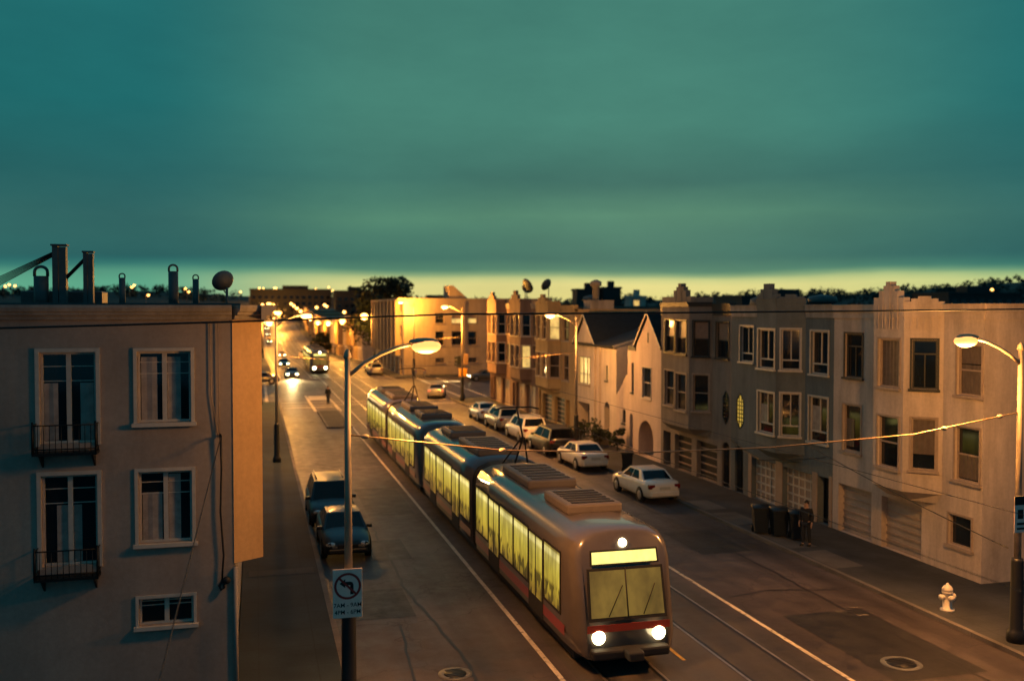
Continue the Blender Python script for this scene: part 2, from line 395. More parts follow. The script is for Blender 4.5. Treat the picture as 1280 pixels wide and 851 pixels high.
sheet('stop_line',[(2.4,88.5),(6.8,88.5),(6.8,88.95),(2.4,88.95)],.010,M['line']) 
sheet('stop_line',[(13.9,89.3),(18.3,89.3),(18.3,89.7),(13.9,89.7)],.010,M['line'])
for k,(x,y) in enumerate(((16.3,24.4),(16.7,23.9),(16.9,24.6))): rsheet('survey_mark',x,x+.35,y,y+.10,.011,M['apron'])
for vc in (8.7,12.0):
    for s in (-.7175,.7175):
        strip('rail',vc+s-.035,vc+s+.035,-25,900,.012,M['rail'])
        strip('rail_groove',vc+s-.115 if s>0 else vc+s+.04,vc+s-.04 if s>0 else vc+s+.115,-25,300,.007,M['signblack'])
# ------------------------------------------------------------------ building helpers
class House:
    def __init__(s, name, label, cat, x, y, z=0, group=None):
        s.e=thing(name,label,cat,(x,y,z),group=group); s.o=Vector((x,y,z))
    def put(s, mb, name, mat, parent=None, recalc=True):
        o=s.o; mb.v=[(p[0]-o.x,p[1]-o.y,p[2]-o.z) for p in mb.v]
        return mb.build(name,mat,parent or s.e,recalc=recalc)
class Plane:
    """a wall plane: O start (x,y), a unit direction, n outward normal"""
    def __init__(s,O,P,toward):
        s.O=Vector(O[:2]); d=Vector(P[:2])-s.O; s.w=d.length; s.a=d.normalized(); n=Vector((-s.a.y,s.a.x))
        s.n=n if n.dot(Vector(toward))>0 else -n
    def p(s,t,z,off=0): q=s.O+s.a*t+s.n*off; return (q.x,q.y,z)
    def bar(s,mb,t0,t1,z0,z1,o0,o1):
        mb.hexa([s.p(t0,z0,o0),s.p(t1,z0,o0),s.p(t1,z0,o1),s.p(t0,z0,o1),s.p(t0,z1,o0),s.p(t1,z1,o0),s.p(t1,z1,o1),s.p(t0,z1,o1)])
    def wall(s,mb,z0,z1,holes=(),t0=0,t1=None,dep=.14):
        t1=s.w if t1 is None else t1
        T=sorted({t0,t1,*[h[0] for h in holes],*[h[1] for h in holes]}); Z=sorted({z0,z1,*[h[2] for h in holes],*[h[3] for h in holes]})
        T=[t for t in T if t0-1e-6<=t<=t1+1e-6]; Z=[z for z in Z if z0-1e-6<=z<=z1+1e-6]
        for i in range(len(T)-1):
            for j in range(len(Z)-1):
                ct,cz=(T[i]+T[i+1])/2,(Z[j]+Z[j+1])/2
                if any(h[0]<ct<h[1] and h[2]<cz<h[3] for h in holes): continue
                mb.face([s.p(T[i],Z[j]),s.p(T[i+1],Z[j]),s.p(T[i+1],Z[j+1]),s.p(T[i],Z[j+1])])
        for h in holes:
            d=h[4] if len(h)>4 else dep; a,b,c,e=h[:4]
            for (p,q) in (((a,c),(b,c)),((b,c),(b,e)),((b,e),(a,e)),((a,e),(a,c))):
                mb.face([s.p(*p),s.p(*q),s.p(*q,-d),s.p(*p,-d)])
def archfill(pl,mb,t0,t1,z1,r=None,off=-.02,n=8):
    """two spandrels that turn the top of a rectangular opening into an arch"""
    r=(t1-t0)/2; c=(t0+t1)/2; zc=z1-r
    for sgn in (-1,1):
        e=t0 if sgn<0 else t1
        arc=[(c+sgn*r*math.sin(PI/2*k/n), zc+r*math.cos(PI/2*k/n)) for k in range(n+1)]
        poly=[pl.p(e,z1,off)]+[pl.p(t,z,off) for t,z in arc]
        mb.prism(poly, Vector((*(-pl.n*.10),0)))
def window(h,pl,t0,t1,z0,z1,style='hung',trim='whitetrim',pane='glass',dep=.14,casing=.07,sill=True,blind=None,name='window'):
    mb=MB(); g=.004
    if casing:
        c=casing
        pl.bar(mb,t0-c,t0-g,z0-c*.5,z1+c,.003,.035); pl.bar(mb,t1+g,t1+c,z0-c*.5,z1+c,.003,.035); pl.bar(mb,t0-g,t1+g,z1+g,z1+c,.003,.033)
    if sill: pl.bar(mb,t0-casing-.04,t1+casing+.04,z0-.09,z0-.004,.002,.10)
    s=.05; a,b=-dep+.005,-dep+.07
    pl.bar(mb,t0+g,t0+s,z0+g,z1-g,a,b); pl.bar(mb,t1-s,t1-g,z0+g,z1-g,a,b)
    pl.bar(mb,t0+s,t1-s,z0+g,z0+s,a,b); pl.bar(mb,t0+s,t1-s,z1-s,z1-g,a,b)
    m=(t0+t1)/2; hz=z1-z0
    if style=='hung': pl.bar(mb,t0+s,t1-s,z0+hz*.48,z0+hz*.48+.05,a,b-.006)
    if style=='low':
        pl.bar(mb,t0+s,t1-s,z0+hz*.22,z0+hz*.22+.06,a,b-.006); pl.bar(mb,m-.02,m+.02,z0+hz*.22+.06,z1-s,a,b-.02)
    if style=='high':
        pl.bar(mb,t0+s,t1-s,z0+hz*.70,z0+hz*.70+.05,a,b-.006); pl.bar(mb,m-.018,m+.018,z0+s,z0+hz*.70,a,b-.02)
    if style in ('double','grid'): pl.bar(mb,m-.05,m+.05,z0+s,z1-s,a,b-.006)
    if style=='grid':
        for q in (.68,.84):
            pl.bar(mb,t0+s,m-.05,z0+hz*q,z0+hz*q+.018,a,b-.035); pl.bar(mb,m+.05,t1-s,z0+hz*q,z0+hz*q+.018,a,b-.035)
    if style=='third':
        w=t1-t0
        for q in (1/3,2/3): pl.bar(mb,t0+w*q-.03,t0+w*q+.03,z0+s,z1-s,a,b-.006)
        pl.bar(mb,t0+s,t1-s,z0+hz*.36,z0+hz*.36+.05,a,b-.012)
    f=h.put(mb,name,M[trim])
    mb=MB(); mb.face([pl.p(t0,z0,-dep+.012),pl.p(t1,z0,-dep+.012),pl.p(t1,z1,-dep+.012),pl.p(t0,z1,-dep+.012)])
    h.put(mb,'pane',M[pane],f,recalc=False)
    if blind:
        for (f0,f1,q0,q1,mt) in blind:
            mb=MB(); w=t1-t0; n=max(1,int(w*(f1-f0)/.09)) if mt in ('curtain','drape') else 1
            for k in range(n):
                x0=t0+w*(f0+(f1-f0)*k/n); x1=t0+w*(f0+(f1-f0)*(k+1)/n); o=(-dep+.016,-dep+.03) if n>1 else (-dep+.018,-dep+.018)
                o0,o1=(o if k%2 else o[::-1])
                mb.face([pl.p(x0,z0+hz*q0,o0),pl.p(x1,z0+hz*q0,o1),pl.p(x1,z0+hz*q1,o1),pl.p(x0,z0+hz*q1,o0)])
            h.put(mb,'blind' if mt=='blind' else 'curtain',M[mt],f,recalc=False)
    return f
def garage(h,pl,t0,t1,z0,z1,mat='doorpale',dep=.28,cols=4,rows=5,trim=None,bars=True):
    mb=MB(); pl.bar(mb,t0,t1,z0,z1,-dep-.03,-dep+.02); f=h.put(mb,'garage_door',M[mat])
    mb=MB(); w=t1-t0; hz=z1-z0
    for i in range(rows+1):
        z=z0+hz*i/rows; pl.bar(mb,t0+.01,t1-.01,max(z0,z-.035),min(z1-.003,z+.035),-dep+.023,-dep+.07)
    if cols:
        for i in range(cols+1):
            t=t0+w*i/cols; pl.bar(mb,max(t0+.008,t-.03),min(t1-.008,t+.03),z0+.002,z1-.004,-dep+.021,-dep+.06)
    h.put(mb,'panel_rails',M[trim or mat],f)
    return f
def door(h,pl,t0,t1,z0,z1,mat='doordark',dep=.35,arch=False,wallmat=None,grille=False):
    mb=MB(); pl.bar(mb,t0,t1,z0,z1,-dep-.04,-dep); 
    mb.mi=0
    for a,b,c,d in ((.15,.85,.08,.42),(.15,.85,.5,.9)):
        w=t1-t0; hh=z1-z0; pl.bar(mb,t0+w*a,t0+w*b,z0+hh*c,z0+hh*d,-dep+.002,-dep+.02)
    f=h.put(mb,'door',M[mat])
    mb=MB(); q=pl.p(t0+.12,z0+(z1-z0)*.45,-dep+.05); mb.ball(q,.035); h.put(mb,'handle',M['galv'],f)
    if grille:
        mb=MB(); n=6
        for i in range(n+1):
            t=t0+.03+(t1-t0-.06)*i/n; mb.tube([pl.p(t,z0,-.12),pl.p(t,z1-.05,-.12)],.014,6)
        for z in (z0+.1,z0+(z1-z0)*.5,z1-.25): mb.tube([pl.p(t0,z,-.12),pl.p(t1,z,-.12)],.014,6)
        h.put(mb,'gate',M['grating'])
    return f
V0=22.2; ST=(-1,0); CAM=(0,-1)
def shell(h,u0,u1,top,roofz,depth=12,wall='cream',front=True,vf=V0):
    """side, back walls, parapet and flat roof of a row house; the front is added by the caller"""
    mb=MB()
    near=Plane((vf,u0),(vf+depth,u0),CAM); near.wall(mb,-.2,top-.25); far=Plane((vf,u1),(vf+depth,u1),(0,1)); far.wall(mb,-.2,top-.25)
    Plane((vf+depth,u0),(vf+depth,u1),(1,0)).wall(mb,-.2,top-.25)
    h.put(mb,'side_wall',M[wall])
    mb=MB(); mb.face([(vf,u0,roofz),(vf+depth,u0,roofz),(vf+depth,u1,roofz),(vf,u1,roofz)]); h.put(mb,'roof',M['rooftar'],recalc=False)
def band(h,pl,t0,t1,z0,z1,mat,off=.08,name='cornice',steps=2):
    mb=MB()
    for k in range(steps):
        zz0=z0+(z1-z0)*k/steps; zz1=z0+(z1-z0)*(k+1)/steps
        pl.bar(mb,t0,t1,zz0,zz1-.004,-.2,off*(k+1)/steps)
    pl.bar(mb,t0-.0,t1+.0,z1-.004,z1+.04,-.22,off+.04)
    return h.put(mb,name,M[mat])
def bayparts(h,pts,zb,zt,wall,holes,under='darktrim',name='bay'):
    """pts: near-wall, near-front, far-front, far-wall (x,y); holes per face"""
    pls=[Plane(pts[0],pts[1],(-1,-.5)),Plane(pts[1],pts[2],ST),Plane(pts[2],pts[3],(-1,.5))]
    mb=MB()
    for pl,hs in zip(pls,holes): pl.wall(mb,zb,zt,hs)
    mb.face([(x,y,zb) for x,y in pts]); mb.face([(x,y,zt) for x,y in pts])
    # tapered corbel under the bay
    c=[(V0,pts[0][1]+.25),(V0-.45,pts[1][1]+.2),(V0-.45,pts[2][1]-.2),(V0,pts[3][1]-.25)]
    for i in range(3):
        a,b=pts[i],pts[i+1]; a2,b2=c[i],c[i+1]
        mb.face([(*a,zb),(*b,zb),(*b2,zb-.35),(*a2,zb-.35)])
    mb.face([(*q,zb-.35) for q in c])
    h.put(mb,name,M[wall]); return pls
def front(h,u0,u1,top,bay,zb,holes,wall,dep=.14,name='front_wall',vf=V0):
    pl=Plane((vf,u0),(vf,u1),ST); mb=MB()
    hs=[(a-u0,b-u0,*r) for a,b,*r in holes]
    if bay:
        lo=[q for q in hs if q[3]<=zb+1e-3]
        pl.wall(mb,-.2,zb,lo,dep=dep); b0,b1=bay[0][1]-u0,bay[3][1]-u0
        pl.wall(mb,zb,top,[q for q in hs if q[2]>zb and q[1]<=b0],0,b0,dep); pl.wall(mb,zb,top,[q for q in hs if q[2]>zb and q[0]>=b1],b1,u1-u0,dep)
    else: pl.wall(mb,-.2,top,hs,dep=dep)
    h.put(mb,name,M[wall]); return pl
def peaks(h,pl,segs,mat,th=.22,name='parapet_peak',round_top=True):
    mb=MB()
    for i,(t0,t1,z0,z1) in enumerate(segs): pl.bar(mb,t0,t1-.003,z0,z1,-th,.03+.012*(i%2))
    o=h.put(mb,name,M[mat]); return o

# ------------------------------------------------------------------ house A (nearest, cream, deco bay)
u0,u1=25.4,33.55
h=House('row_house','cream stucco house with fluted bay and pale garage doors beside the hydrant','house',V0,u0)
shell(h,u0,u1,8.95,8.35,12,'cream')
bay=[(V0,27.25),(V0-.9,28.12),(V0-.9,29.75),(V0,30.6)]; zb=2.62
W=[(25.5,26.6,6.05,7.7),(25.55,26.65,3.25,5.0),(25.85,26.9,1.07,2.08),(31.7,32.8,6.22,7.9),(31.75,32.9,3.35,5.15),(28.25,30.45,.12,2.0,.3),(31.05,33.15,.12,2.0,.3)]
pl=front(h,u0,u1,8.93,bay,zb,W,'cream')
def L(w): return (w[0]-u0,w[1]-u0,w[2],w[3])
window(h,pl,*L(W[0]),'hung','tantrim','glass',blind=[(0.03,.97,.62,.97,'drape'),(.05,.95,.03,.6,'drape')]); window(h,pl,*L(W[1]),'hung','tantrim','glass',blind=[(.03,.97,.05,.5,'drape')]); window(h,pl,*L(W[2]),'plain','tantrim','glass')
window(h,pl,*L(W[3]),'high','darktrim'); window(h,pl,*L(W[4]),'plain','tantrim','glass',blind=[(.5,.95,.1,.7,'drape')])
garage(h,pl,*L(W[5]),mat='doorpale',cols=0,rows=7,trim='tantrim'); garage(h,pl,*L(W[6]),mat='doorpale',cols=0,rows=7,trim='tantrim')
pls=bayparts(h,bay,zb,9.05,'cream',[[(.2,.98,6.15,7.8),(.2,.98,3.4,5.15)],[(.22,1.35,6.13,7.8),(.22,1.35,3.32,5.1)],[]])
window(h,pls[0],.2,.98,6.15,7.8,'high','darktrim'); window(h,pls[0],.2,.98,3.4,5.15,'plain','tantrim','glass',blind=[(.03,.97,.3,.97,'drape')])
window(h,pls[1],.22,1.35,6.13,7.8,'plain','tantrim','glass',blind=[(.03,.97,.03,.97,'drape')]); window(h,pls[1],.22,1.35,3.32,5.1,'hung','tantrim')
band(h,pl,0,27.2-u0,8.5,8.98,'cream',.10); band(h,pl,30.65-u0,u1-u0,8.5,8.98,'cream',.10)
nb=Plane((V0,u0-.001),(V0+12,u0-.001),CAM); band(h,nb,0,12,8.5,8.98,'cream',.06)
peaks(h,pls[1],[(0,.3,8.6,9.25),(.3,.55,8.55,9.48),(.55,.72,8.5,9.66),(.72,.95,8.5,9.80),(.95,1.1,8.5,9.66),(1.1,1.33,8.55,9.48),(1.33,1.63,8.6,9.25)],'cream')
peaks(h,pls[0],[(0,.2,8.6,9.1),(.2,.42,8.55,9.2),(.42,.82,8.5,9.28),(.82,1.03,8.55,9.2),(1.03,1.25,8.6,9.1)],'cream')
peaks(h,pls[2],[(0,.5,8.6,9.12),(.5,.9,8.5,9.24),(.9,1.2,8.6,9.1)],'cream')
# flutes on the bay head
for q,ts in ((1,(.3,.55,.72,.95,1.1,1.33)),(0,(.2,.42,.62,.82,1.03))):
    for t in ts: mb=MB(); pls[q].bar(mb,t-.02,t+.02,8.15,9.0,.045,.065); h.put(mb,'flute',M['cream'])

# ------------------------------------------------------------------ house B (slate)
u0,u1=33.55,42.05
h=House('row_house','dark slate stucco house with white-framed windows and lit leaded stair window','house',V0,u0)
shell(h,u0,u1,8.95,8.35,12,'slate')
bay=[(V0,35.6),(V0-.9,36.4),(V0-.9,38.05),(V0,38.85)]; zb=2.75
W=[(33.95,35.2,6.2,7.95),(33.95,35.3,3.4,5.25),(39.95,41.2,6.4,8.05),(40.85,41.5,3.2,4.85,.06),(40.85,41.65,.12,2.35,.35),(37.9,40.0,.12,2.0,.3),(35.0,37.3,.12,2.0,.3),(33.8,34.6,.12,2.05,.3)]
pl=front(h,u0,u1,8.93,bay,zb,W,'slate')
window(h,pl,*L(W[0]),'low'); window(h,pl,*L(W[1]),'low',blind=[(.45,.95,.25,.8,'curtain')]); window(h,pl,*L(W[2]),'low')
# the lit leaded stair window: pointed hexagon
def leaded(h,pl,t0,t1,z0,z1,pane,frame):
    m=(t0+t1)/2; k=.32; mb=MB()
    out=[(m,z0-.02),(t1+.0,z0+k),(t1+.0,z1-k),(m,z1+.02),(t0,z1-k),(t0,z0+k)]
    mb.face([pl.p(t,z,-.03) for t,z in out]); 
    fr=MB()
    for (a,b),(c,d) in zip(out,out[1:]+out[:1]): fr.tube([pl.p(a,b,-.01),pl.p(c,d,-.01)],.035,6)
    for q in (1/3,2/3): t=t0+(t1-t0)*q; fr.tube([pl.p(t,z0+.15,-.02),pl.p(t,z1-.15,-.02)],.02,5)
    z=z0+k
    while z<z1-k+.01: fr.tube([pl.p(t0,z,-.02),pl.p(t1,z,-.02)],.028,5); z+=.19
    f=h.put(fr,'leaded_window',M[frame]); h.put(mb,'pane',M[pane],f,recalc=False)
    bk=MB()
    for cs in ([(t0,z0),(m,z0-.0),(t0,z0+k)],[(m,z0),(t1,z0),(t1,z0+k)],[(t0,z1),(t0,z1-k),(m,z1)],[(t1,z1),(m,z1),(t1,z1-k)]): bk.face([pl.p(t,z,-.006) for t,z in cs])
    return bk
bk=leaded(h,pl,*L(W[3]),'lantern','darktrim'); h.put(bk,'surround',M['slate'],recalc=False)
door(h,pl,*L(W[4]),grille=True); mb=MB(); archfill(pl,mb,*L(W[4])[:2],2.35); h.put(mb,'arch',M['slate'])
garage(h,pl,*L(W[5]),mat='doorwarm',cols=5,rows=5,trim='whitetrim'); garage(h,pl,*L(W[6]),mat='doorwarm',cols=5,rows=5,trim='whitetrim'); door(h,pl,*L(W[7]))
for a,b in ((33.58,33.78),(34.62,34.98),(37.32,37.88),(40.02,40.3)): mb=MB(); pl.bar(mb,a-u0,b-u0,.12,2.15,.004,.03); h.put(mb,'pilaster',M['doorwarm'])
pls=bayparts(h,bay,zb,9.2,'slate',[[(.22,1.0,6.3,8.0),(.22,1.0,3.5,5.3)],[(.15,1.5,6.3,7.97),(.15,1.5,3.5,5.26)],[]])
window(h,pls[0],.22,1.0,6.3,8.0,'low'); window(h,pls[0],.22,1.0,3.5,5.3,'low'); window(h,pls[1],.15,1.5,6.3,7.97,'low'); window(h,pls[1],.15,1.5,3.5,5.26,'low',blind=[(.5,.95,.25,.7,'curtain')])
band(h,pl,0,35.55-u0,8.5,9.0,'paleband',.10); band(h,pl,38.9-u0,u1-u0,8.5,9.0,'paleband',.10)
for q in (0,1,2): band(h,pls[q],0,pls[q].w,8.9,9.28,'slate',.06)
peaks(h,pls[1],[(.05,.3,9.3,9.5),(.3,.55,9.3,9.72),(.55,1.05,9.3,9.95),(1.05,1.3,9.3,9.72),(1.3,1.6,9.3,9.5)],'slate')
peaks(h,pls[0],[(.1,.4,9.3,9.38),(.4,.85,9.3,9.48),(.85,1.1,9.3,9.38)],'slate')
# ------------------------------------------------------------------ house C (taupe)
u0,u1=42.05,50.4
h=House('row_house','dark taupe stucco house with stepped parapet, dark sashes and two garage doors','house',V0,u0)
shell(h,u0,u1,9.1,8.5,12,'taupe')
bay=[(V0,44.05),(V0-.9,44.9),(V0-.9,48.25),(V0,49.0)]; zb=2.75
W=[(42.35,43.65,6.45,8.2),(42.3,42.9,3.25,4.85,.06),(42.2,43.0,.12,2.35,.35),(46.4,48.5,.12,2.05,.3),(43.5,45.8,.12,2.05,.3),(49.05,50.05,.12,2.05,.5)]
pl=front(h,u0,u1,9.08,bay,zb,W,'taupe')
BL=[(.04,.96,.5,.97,'blind')]
window(h,pl,*L(W[0]),'hung','darktrim',blind=BL)
bk=leaded(h,pl,*L(W[1]),'glass','darktrim'); h.put(bk,'surround',M['taupe'],recalc=False)
door(h,pl,*L(W[2]),grille=True); mb=MB(); archfill(pl,mb,*L(W[2])[:2],2.35); h.put(mb,'arch',M['taupe'])
garage(h,pl,*L(W[3]),mat='doordark',cols=0,rows=5,trim='doorwarm'); garage(h,pl,*L(W[4]),mat='doordark',cols=0,rows=5,trim='doorwarm'); door(h,pl,*L(W[5]),dep=.5)
pls=bayparts(h,bay,zb,9.1,'taupe',[[(.2,1.0,6.48,8.25),(.2,1.0,3.7,5.55)],[(.3,1.55,6.55,8.27),(1.75,2.95,6.6,8.3),(.3,1.55,3.62,5.52),(1.75,2.95,3.75,5.6)],[]])
window(h,pls[0],.2,1.0,6.48,8.25,'hung','darktrim',blind=BL); window(h,pls[0],.2,1.0,3.7,5.55,'hung','tantrim')
window(h,pls[1],.3,1.55,6.55,8.27,'hung','darktrim',blind=BL); window(h,pls[1],1.75,2.95,6.6,8.3,'hung','darktrim',blind=BL); window(h,pls[1],.3,1.55,3.62,5.52,'hung','tantrim'); window(h,pls[1],1.75,2.95,3.75,5.6,'hung','tantrim')
band(h,pl,0,44.0-u0,8.55,9.1,'darktrim',.08); band(h,pl,49.05-u0,u1-u0,8.55,9.1,'darktrim',.08)
for q in (0,1,2): band(h,pls[q],0,pls[q].w,9.0,9.18,'darktrim',.08)
peaks(h,pls[1],[(-.25,.3,9.22,9.52),(.3,.6,9.22,9.85),(.6,.85,9.22,10.02),(.85,1.25,9.22,10.2),(1.25,1.5,9.22,10.02),(1.5,1.8,9.22,9.85),(1.8,3.3,9.22,9.52)],'taupe')
peaks(h,pls[0],[(.02,1.1,9.22,9.48)],'taupe')
# ------------------------------------------------------------------ house D (pale gable with big arch)
u0,u1=50.4,57.4
h=House('gabled_house','narrow pale stucco house with steep front gable, small turret wing and arched carport','house',V0,u0)
W=[(51.8,53.1,3.65,5.45),(51.45,53.7,.12,2.3,1.6),(54.5,54.85,3.8,5.6),(55.8,56.3,1.75,2.65),(54.6,55.1,.4,2.5,.3)]
pl=Plane((V0,u0),(V0,u1),ST); mb=MB()
hs=[L(W[0]),(*L(W[1]),1.6)]; pl.wall(mb,-.2,6.7,hs,0,54.15-u0)
mb.face([pl.p(0,6.7),pl.p(54.15-u0,6.7),pl.p(1.87,8.55)])
pl.wall(mb,-.2,3.4,[(*L(W[4]),.3),L(W[3])],54.15-u0,u1-u0); pl.wall(mb,3.4,6.35,[L(W[2])],54.15-u0,55.5-u0)
mb.face([pl.p(55.5-u0,3.4),pl.p(u1-u0,3.4),pl.p(55.5-u0,4.9)])
h.put(mb,'front_wall',M['pinkwhite'])
mb=MB(); nr=Plane((V0,u0),(V0+11,u0),CAM); nr.wall(mb,-.2,6.7); Plane((V0,54.15),(V0+11,54.15),(0,1)).wall(mb,3,6.7); Plane((V0,55.5),(V0+1.5,55.5),(0,1)).wall(mb,3.4,6.35); Plane((V0+1.2,55.5),(V0+11,55.5),(0,1)).wall(mb,3.,5.2); Plane((V0,u1),(V0+11,u1),(0,1)).wall(mb,-.2,3.4); Plane((V0+11,u0),(V0+11,u1),(1,0)).wall(mb,-.2,5)
h.put(mb,'side_wall',M['pinkwhite'])
mb=MB()
ov=.12
for (ya,za,yb,zb_) in ((u0-.15,6.58,u0+1.87,8.62),(54.3,6.58,u0+1.87,8.62)):
    mb.prism([(V0-ov,ya,za),(V0-ov,yb,zb_),(V0+11,yb,zb_),(V0+11,ya,za)],(0,0,.09))
mb.box(V0+.2,V0+1.6,54.16,55.49,6.0,6.06); mb.prism([(V0+.1,55.52,4.9),(V0+.1,u1,3.42),(V0+11,u1,3.42),(V0+11,55.52,4.9)],(0,0,.07)); mb.prism([(V0+1.6,54.17,6.25),(V0+1.6,55.6,5.0),(V0+11,55.6,5.0),(V0+11,54.17,6.25)],(0,0,.07))
h.put(mb,'roof',M['roof'])
mb=MB()   # pale barge boards
for (ya,za,yb,zb_) in ((u0-.16,6.56,u0+1.87,8.60),(54.31,6.56,u0+1.87,8.60)):
    mb=MB(); mb.prism([(V0-ov-.03,ya,za),(V0-ov-.03,yb,zb_),(V0-ov-.03,yb,zb_+.14),(V0-ov-.03,ya,za+.14)],(.03,0,0)); h.put(mb,'barge_board',M['whitetrim'])
mb=MB(); mb.box(V0+.02,V0+.3,54.2,55.45,6.3,6.62); mb.box(V0-.05,V0+.4,54.15,54.4,6.35,6.75); h.put(mb,'turret_cap',M['darktrim'])
window(h,pl,*L(W[0]),'hung','whitetrim',casing=.05); window(h,pl,*L(W[2]),'plain','darktrim',casing=0); window(h,pl,*L(W[3]),'plain','darktrim',casing=0); door(h,pl,*L(W[4]),dep=.3)
for q,zt in ((3,2.65),(4,2.5),(1,2.3)): mb=MB(); archfill(pl,mb,*L(W[q])[:2],zt,off=-.002); h.put(mb,'arch',M['pinkwhite'])
mb=MB(); pl.bar(mb,W[1][0]-u0-.02,W[1][1]-u0+.02,.1,2.32,-1.66,-1.6); h.put(mb,'carport_back',M['doordark'])
mb=MB(); pl.bar(mb,u0*0+1.8,1.95,6.9,7.5,.003,.03); h.put(mb,'gable_slot',M['darktrim'])
# ------------------------------------------------------------------ house E (white gable, dark roof)
u0,u1=57.4,65.6
h=House('gabled_house','white stucco house with large dark shingle roof and yellow-lit upstairs window','house',V0,u0)
W=[(62.4,64.85,3.65,5.55),(58.9,59.35,4.2,5.2),(58.6,59.6,.9,2.8,.4),(62.5,65.0,.5,2.35,.8)]
pl=Plane((V0,u0),(V0,u1),ST); mb=MB()
pl.wall(mb,-.2,6.45,[(*L(w),*(w[4:])) for w in W]); mb.face([pl.p(61.4-u0,6.45),pl.p(u1-u0,6.45),pl.p(63.55-u0,8.4)])
h.put(mb,'front_wall',M['white'])
D=13.5; rv=7.2
mb=MB(); nr=Plane((V0,u0),(V0+D,u0),CAM); nr.wall(mb,-.2,6.45); mb.face([nr.p(0,6.45),nr.p(D,6.45),nr.p(rv,8.5)])
Plane((V0,u1),(V0+D,u1),(0,1)).wall(mb,-.2,6.45); mb.face([(V0,u1,6.45),(V0+D,u1,6.45),(V0+rv,u1,8.5)]); Plane((V0+D,u0),(V0+D,u1),(1,0)).wall(mb,-.2,6.45)
h.put(mb,'side_wall',M['white'])
mb=MB(); t=(0,0,.10)
mb.prism([(V0-.25,u0+.02,6.40),(V0-.25,u1,6.40),(V0+rv,u1,8.5),(V0+rv,u0+.02,8.5)],t); mb.prism([(V0+D+.2,u0+.02,6.42),(V0+D+.2,u1,6.42),(V0+rv,u1,8.5),(V0+rv,u0+.02,8.5)],t)
mb.prism([(V0-.15,61.25,6.46),(V0-.15,63.55,8.50),(V0+rv,63.55,8.50),(V0+rv,61.25,6.46)],t); mb.prism([(V0-.15,u1+.1,6.46),(V0-.15,63.55,8.50),(V0+rv,63.55,8.50),(V0+rv,u1+.1,6.46)],t)
h.put(mb,'roof',M['roof'])
mb=MB(); mb.prism([(V0-.18,61.2,6.44),(V0-.18,63.55,8.52),(V0-.18,63.55,8.64),(V0-.18,61.2,6.56)],(.03,0,0)); h.put(mb,'barge_board',M['whitetrim']); mb=MB(); mb.prism([(V0-.18,u1+.1,6.44),(V0-.18,63.55,8.52),(V0-.18,63.55,8.64),(V0-.18,u1+.1,6.56)],(.03,0,0)); h.put(mb,'barge_board',M['whitetrim']); mb=MB()
mb.prism([(V0-.2,u0-.03,6.42),(V0+rv,u0-.03,8.52),(V0+rv,u0-.03,8.66),(V0-.2,u0-.03,6.56)],(0,.04,0))
h.put(mb,'barge_board',M['whitetrim'])
window(h,pl,*L(W[0]),'third','tantrim','litwin'); window(h,pl,*L(W[1]),'plain','darktrim','litwin',casing=0); door(h,pl,*L(W[2]),dep=.4)
mb=MB(); archfill(pl,mb,*L(W[2])[:2],2.8,off=-.002); h.put(mb,'arch',M['white'])
mb=MB(); pl.bar(mb,W[3][0]-u0-.02,W[3][1]-u0+.02,.4,2.4,-.86,-.8); h.put(mb,'garage_door',M['doordark'])
for a in (60.3,61.2): mb=MB(); pl.bar(mb,a-u0,a+.3-u0,.1,6.4,.003,.12); h.put(mb,'pilaster',M['white'])
mb=MB()
for k in range(5): mb.box(V0-1.5+.3*k,V0-.003,58.3,59.9,.12+.16*k,.12+.16*(k+1)-.003*k)
h.put(mb,'front_steps',M['apron'])
# ------------------------------------------------------------------ house F (ochre)
u0,u1=65.6,74.9
h=House('row_house','ochre stucco house with slatted garage doors and a window glowing upstairs','house',V0,u0)
shell(h,u0,u1,9.15,8.55,13,'ochre')
bay=[(V0,69.0),(V0-.8,69.75),(V0-.8,73.0),(V0,73.8)]; zb=2.9
W=[(66.9,68.5,6.55,8.35),(67.0,68.5,3.6,5.5),(71.2,73.7,.12,2.2,.3),(68.0,70.5,.12,2.2,.3),(66.8,67.7,.12,2.2,.35),(74.1,74.7,.12,2.4,.4)]
pl=front(h,u0,u1,9.13,bay,zb,W,'ochre')
window(h,pl,*L(W[0]),'hung','tantrim'); window(h,pl,*L(W[1]),'hung','tantrim','glasswarm'); garage(h,pl,*L(W[2]),mat='doordark',cols=0,rows=6,trim='doorwarm'); garage(h,pl,*L(W[3]),mat='doordark',cols=0,rows=6,trim='doorwarm'); door(h,pl,*L(W[4])); door(h,pl,*L(W[5]))
pls=bayparts(h,bay,zb,9.35,'ochre',[[(.12,.98,6.6,8.45),(.12,.98,3.7,5.55)],[(.4,1.5,6.6,8.45),(2.0,3.0,6.6,8.45),(.4,1.5,3.7,5.55),(2.0,3.0,3.7,5.55)],[]])
window(h,pls[0],.12,.98,6.6,8.45,'hung','tantrim','litwin'); window(h,pls[0],.12,.98,3.7,5.55,'hung','tantrim','glasswarm')
for a in (.4,2.0): 
    for z in (6.6,3.7): window(h,pls[1],a,a+(1.1 if a<1 else 1.0),z,z+1.85,'hung','tantrim','glasswarm')
band(h,pl,0,68.95-u0,8.7,9.15,'ochre',.10)
peaks(h,pls[1],[(0,.6,9.35,9.55),(.6,1.2,9.35,9.8),(1.2,1.9,9.35,10.05),(1.9,2.5,9.35,9.8),(2.5,3.2,9.35,9.55)],'ochre'); peaks(h,pls[0],[(.1,1.0,9.35,9.5)],'ochre')
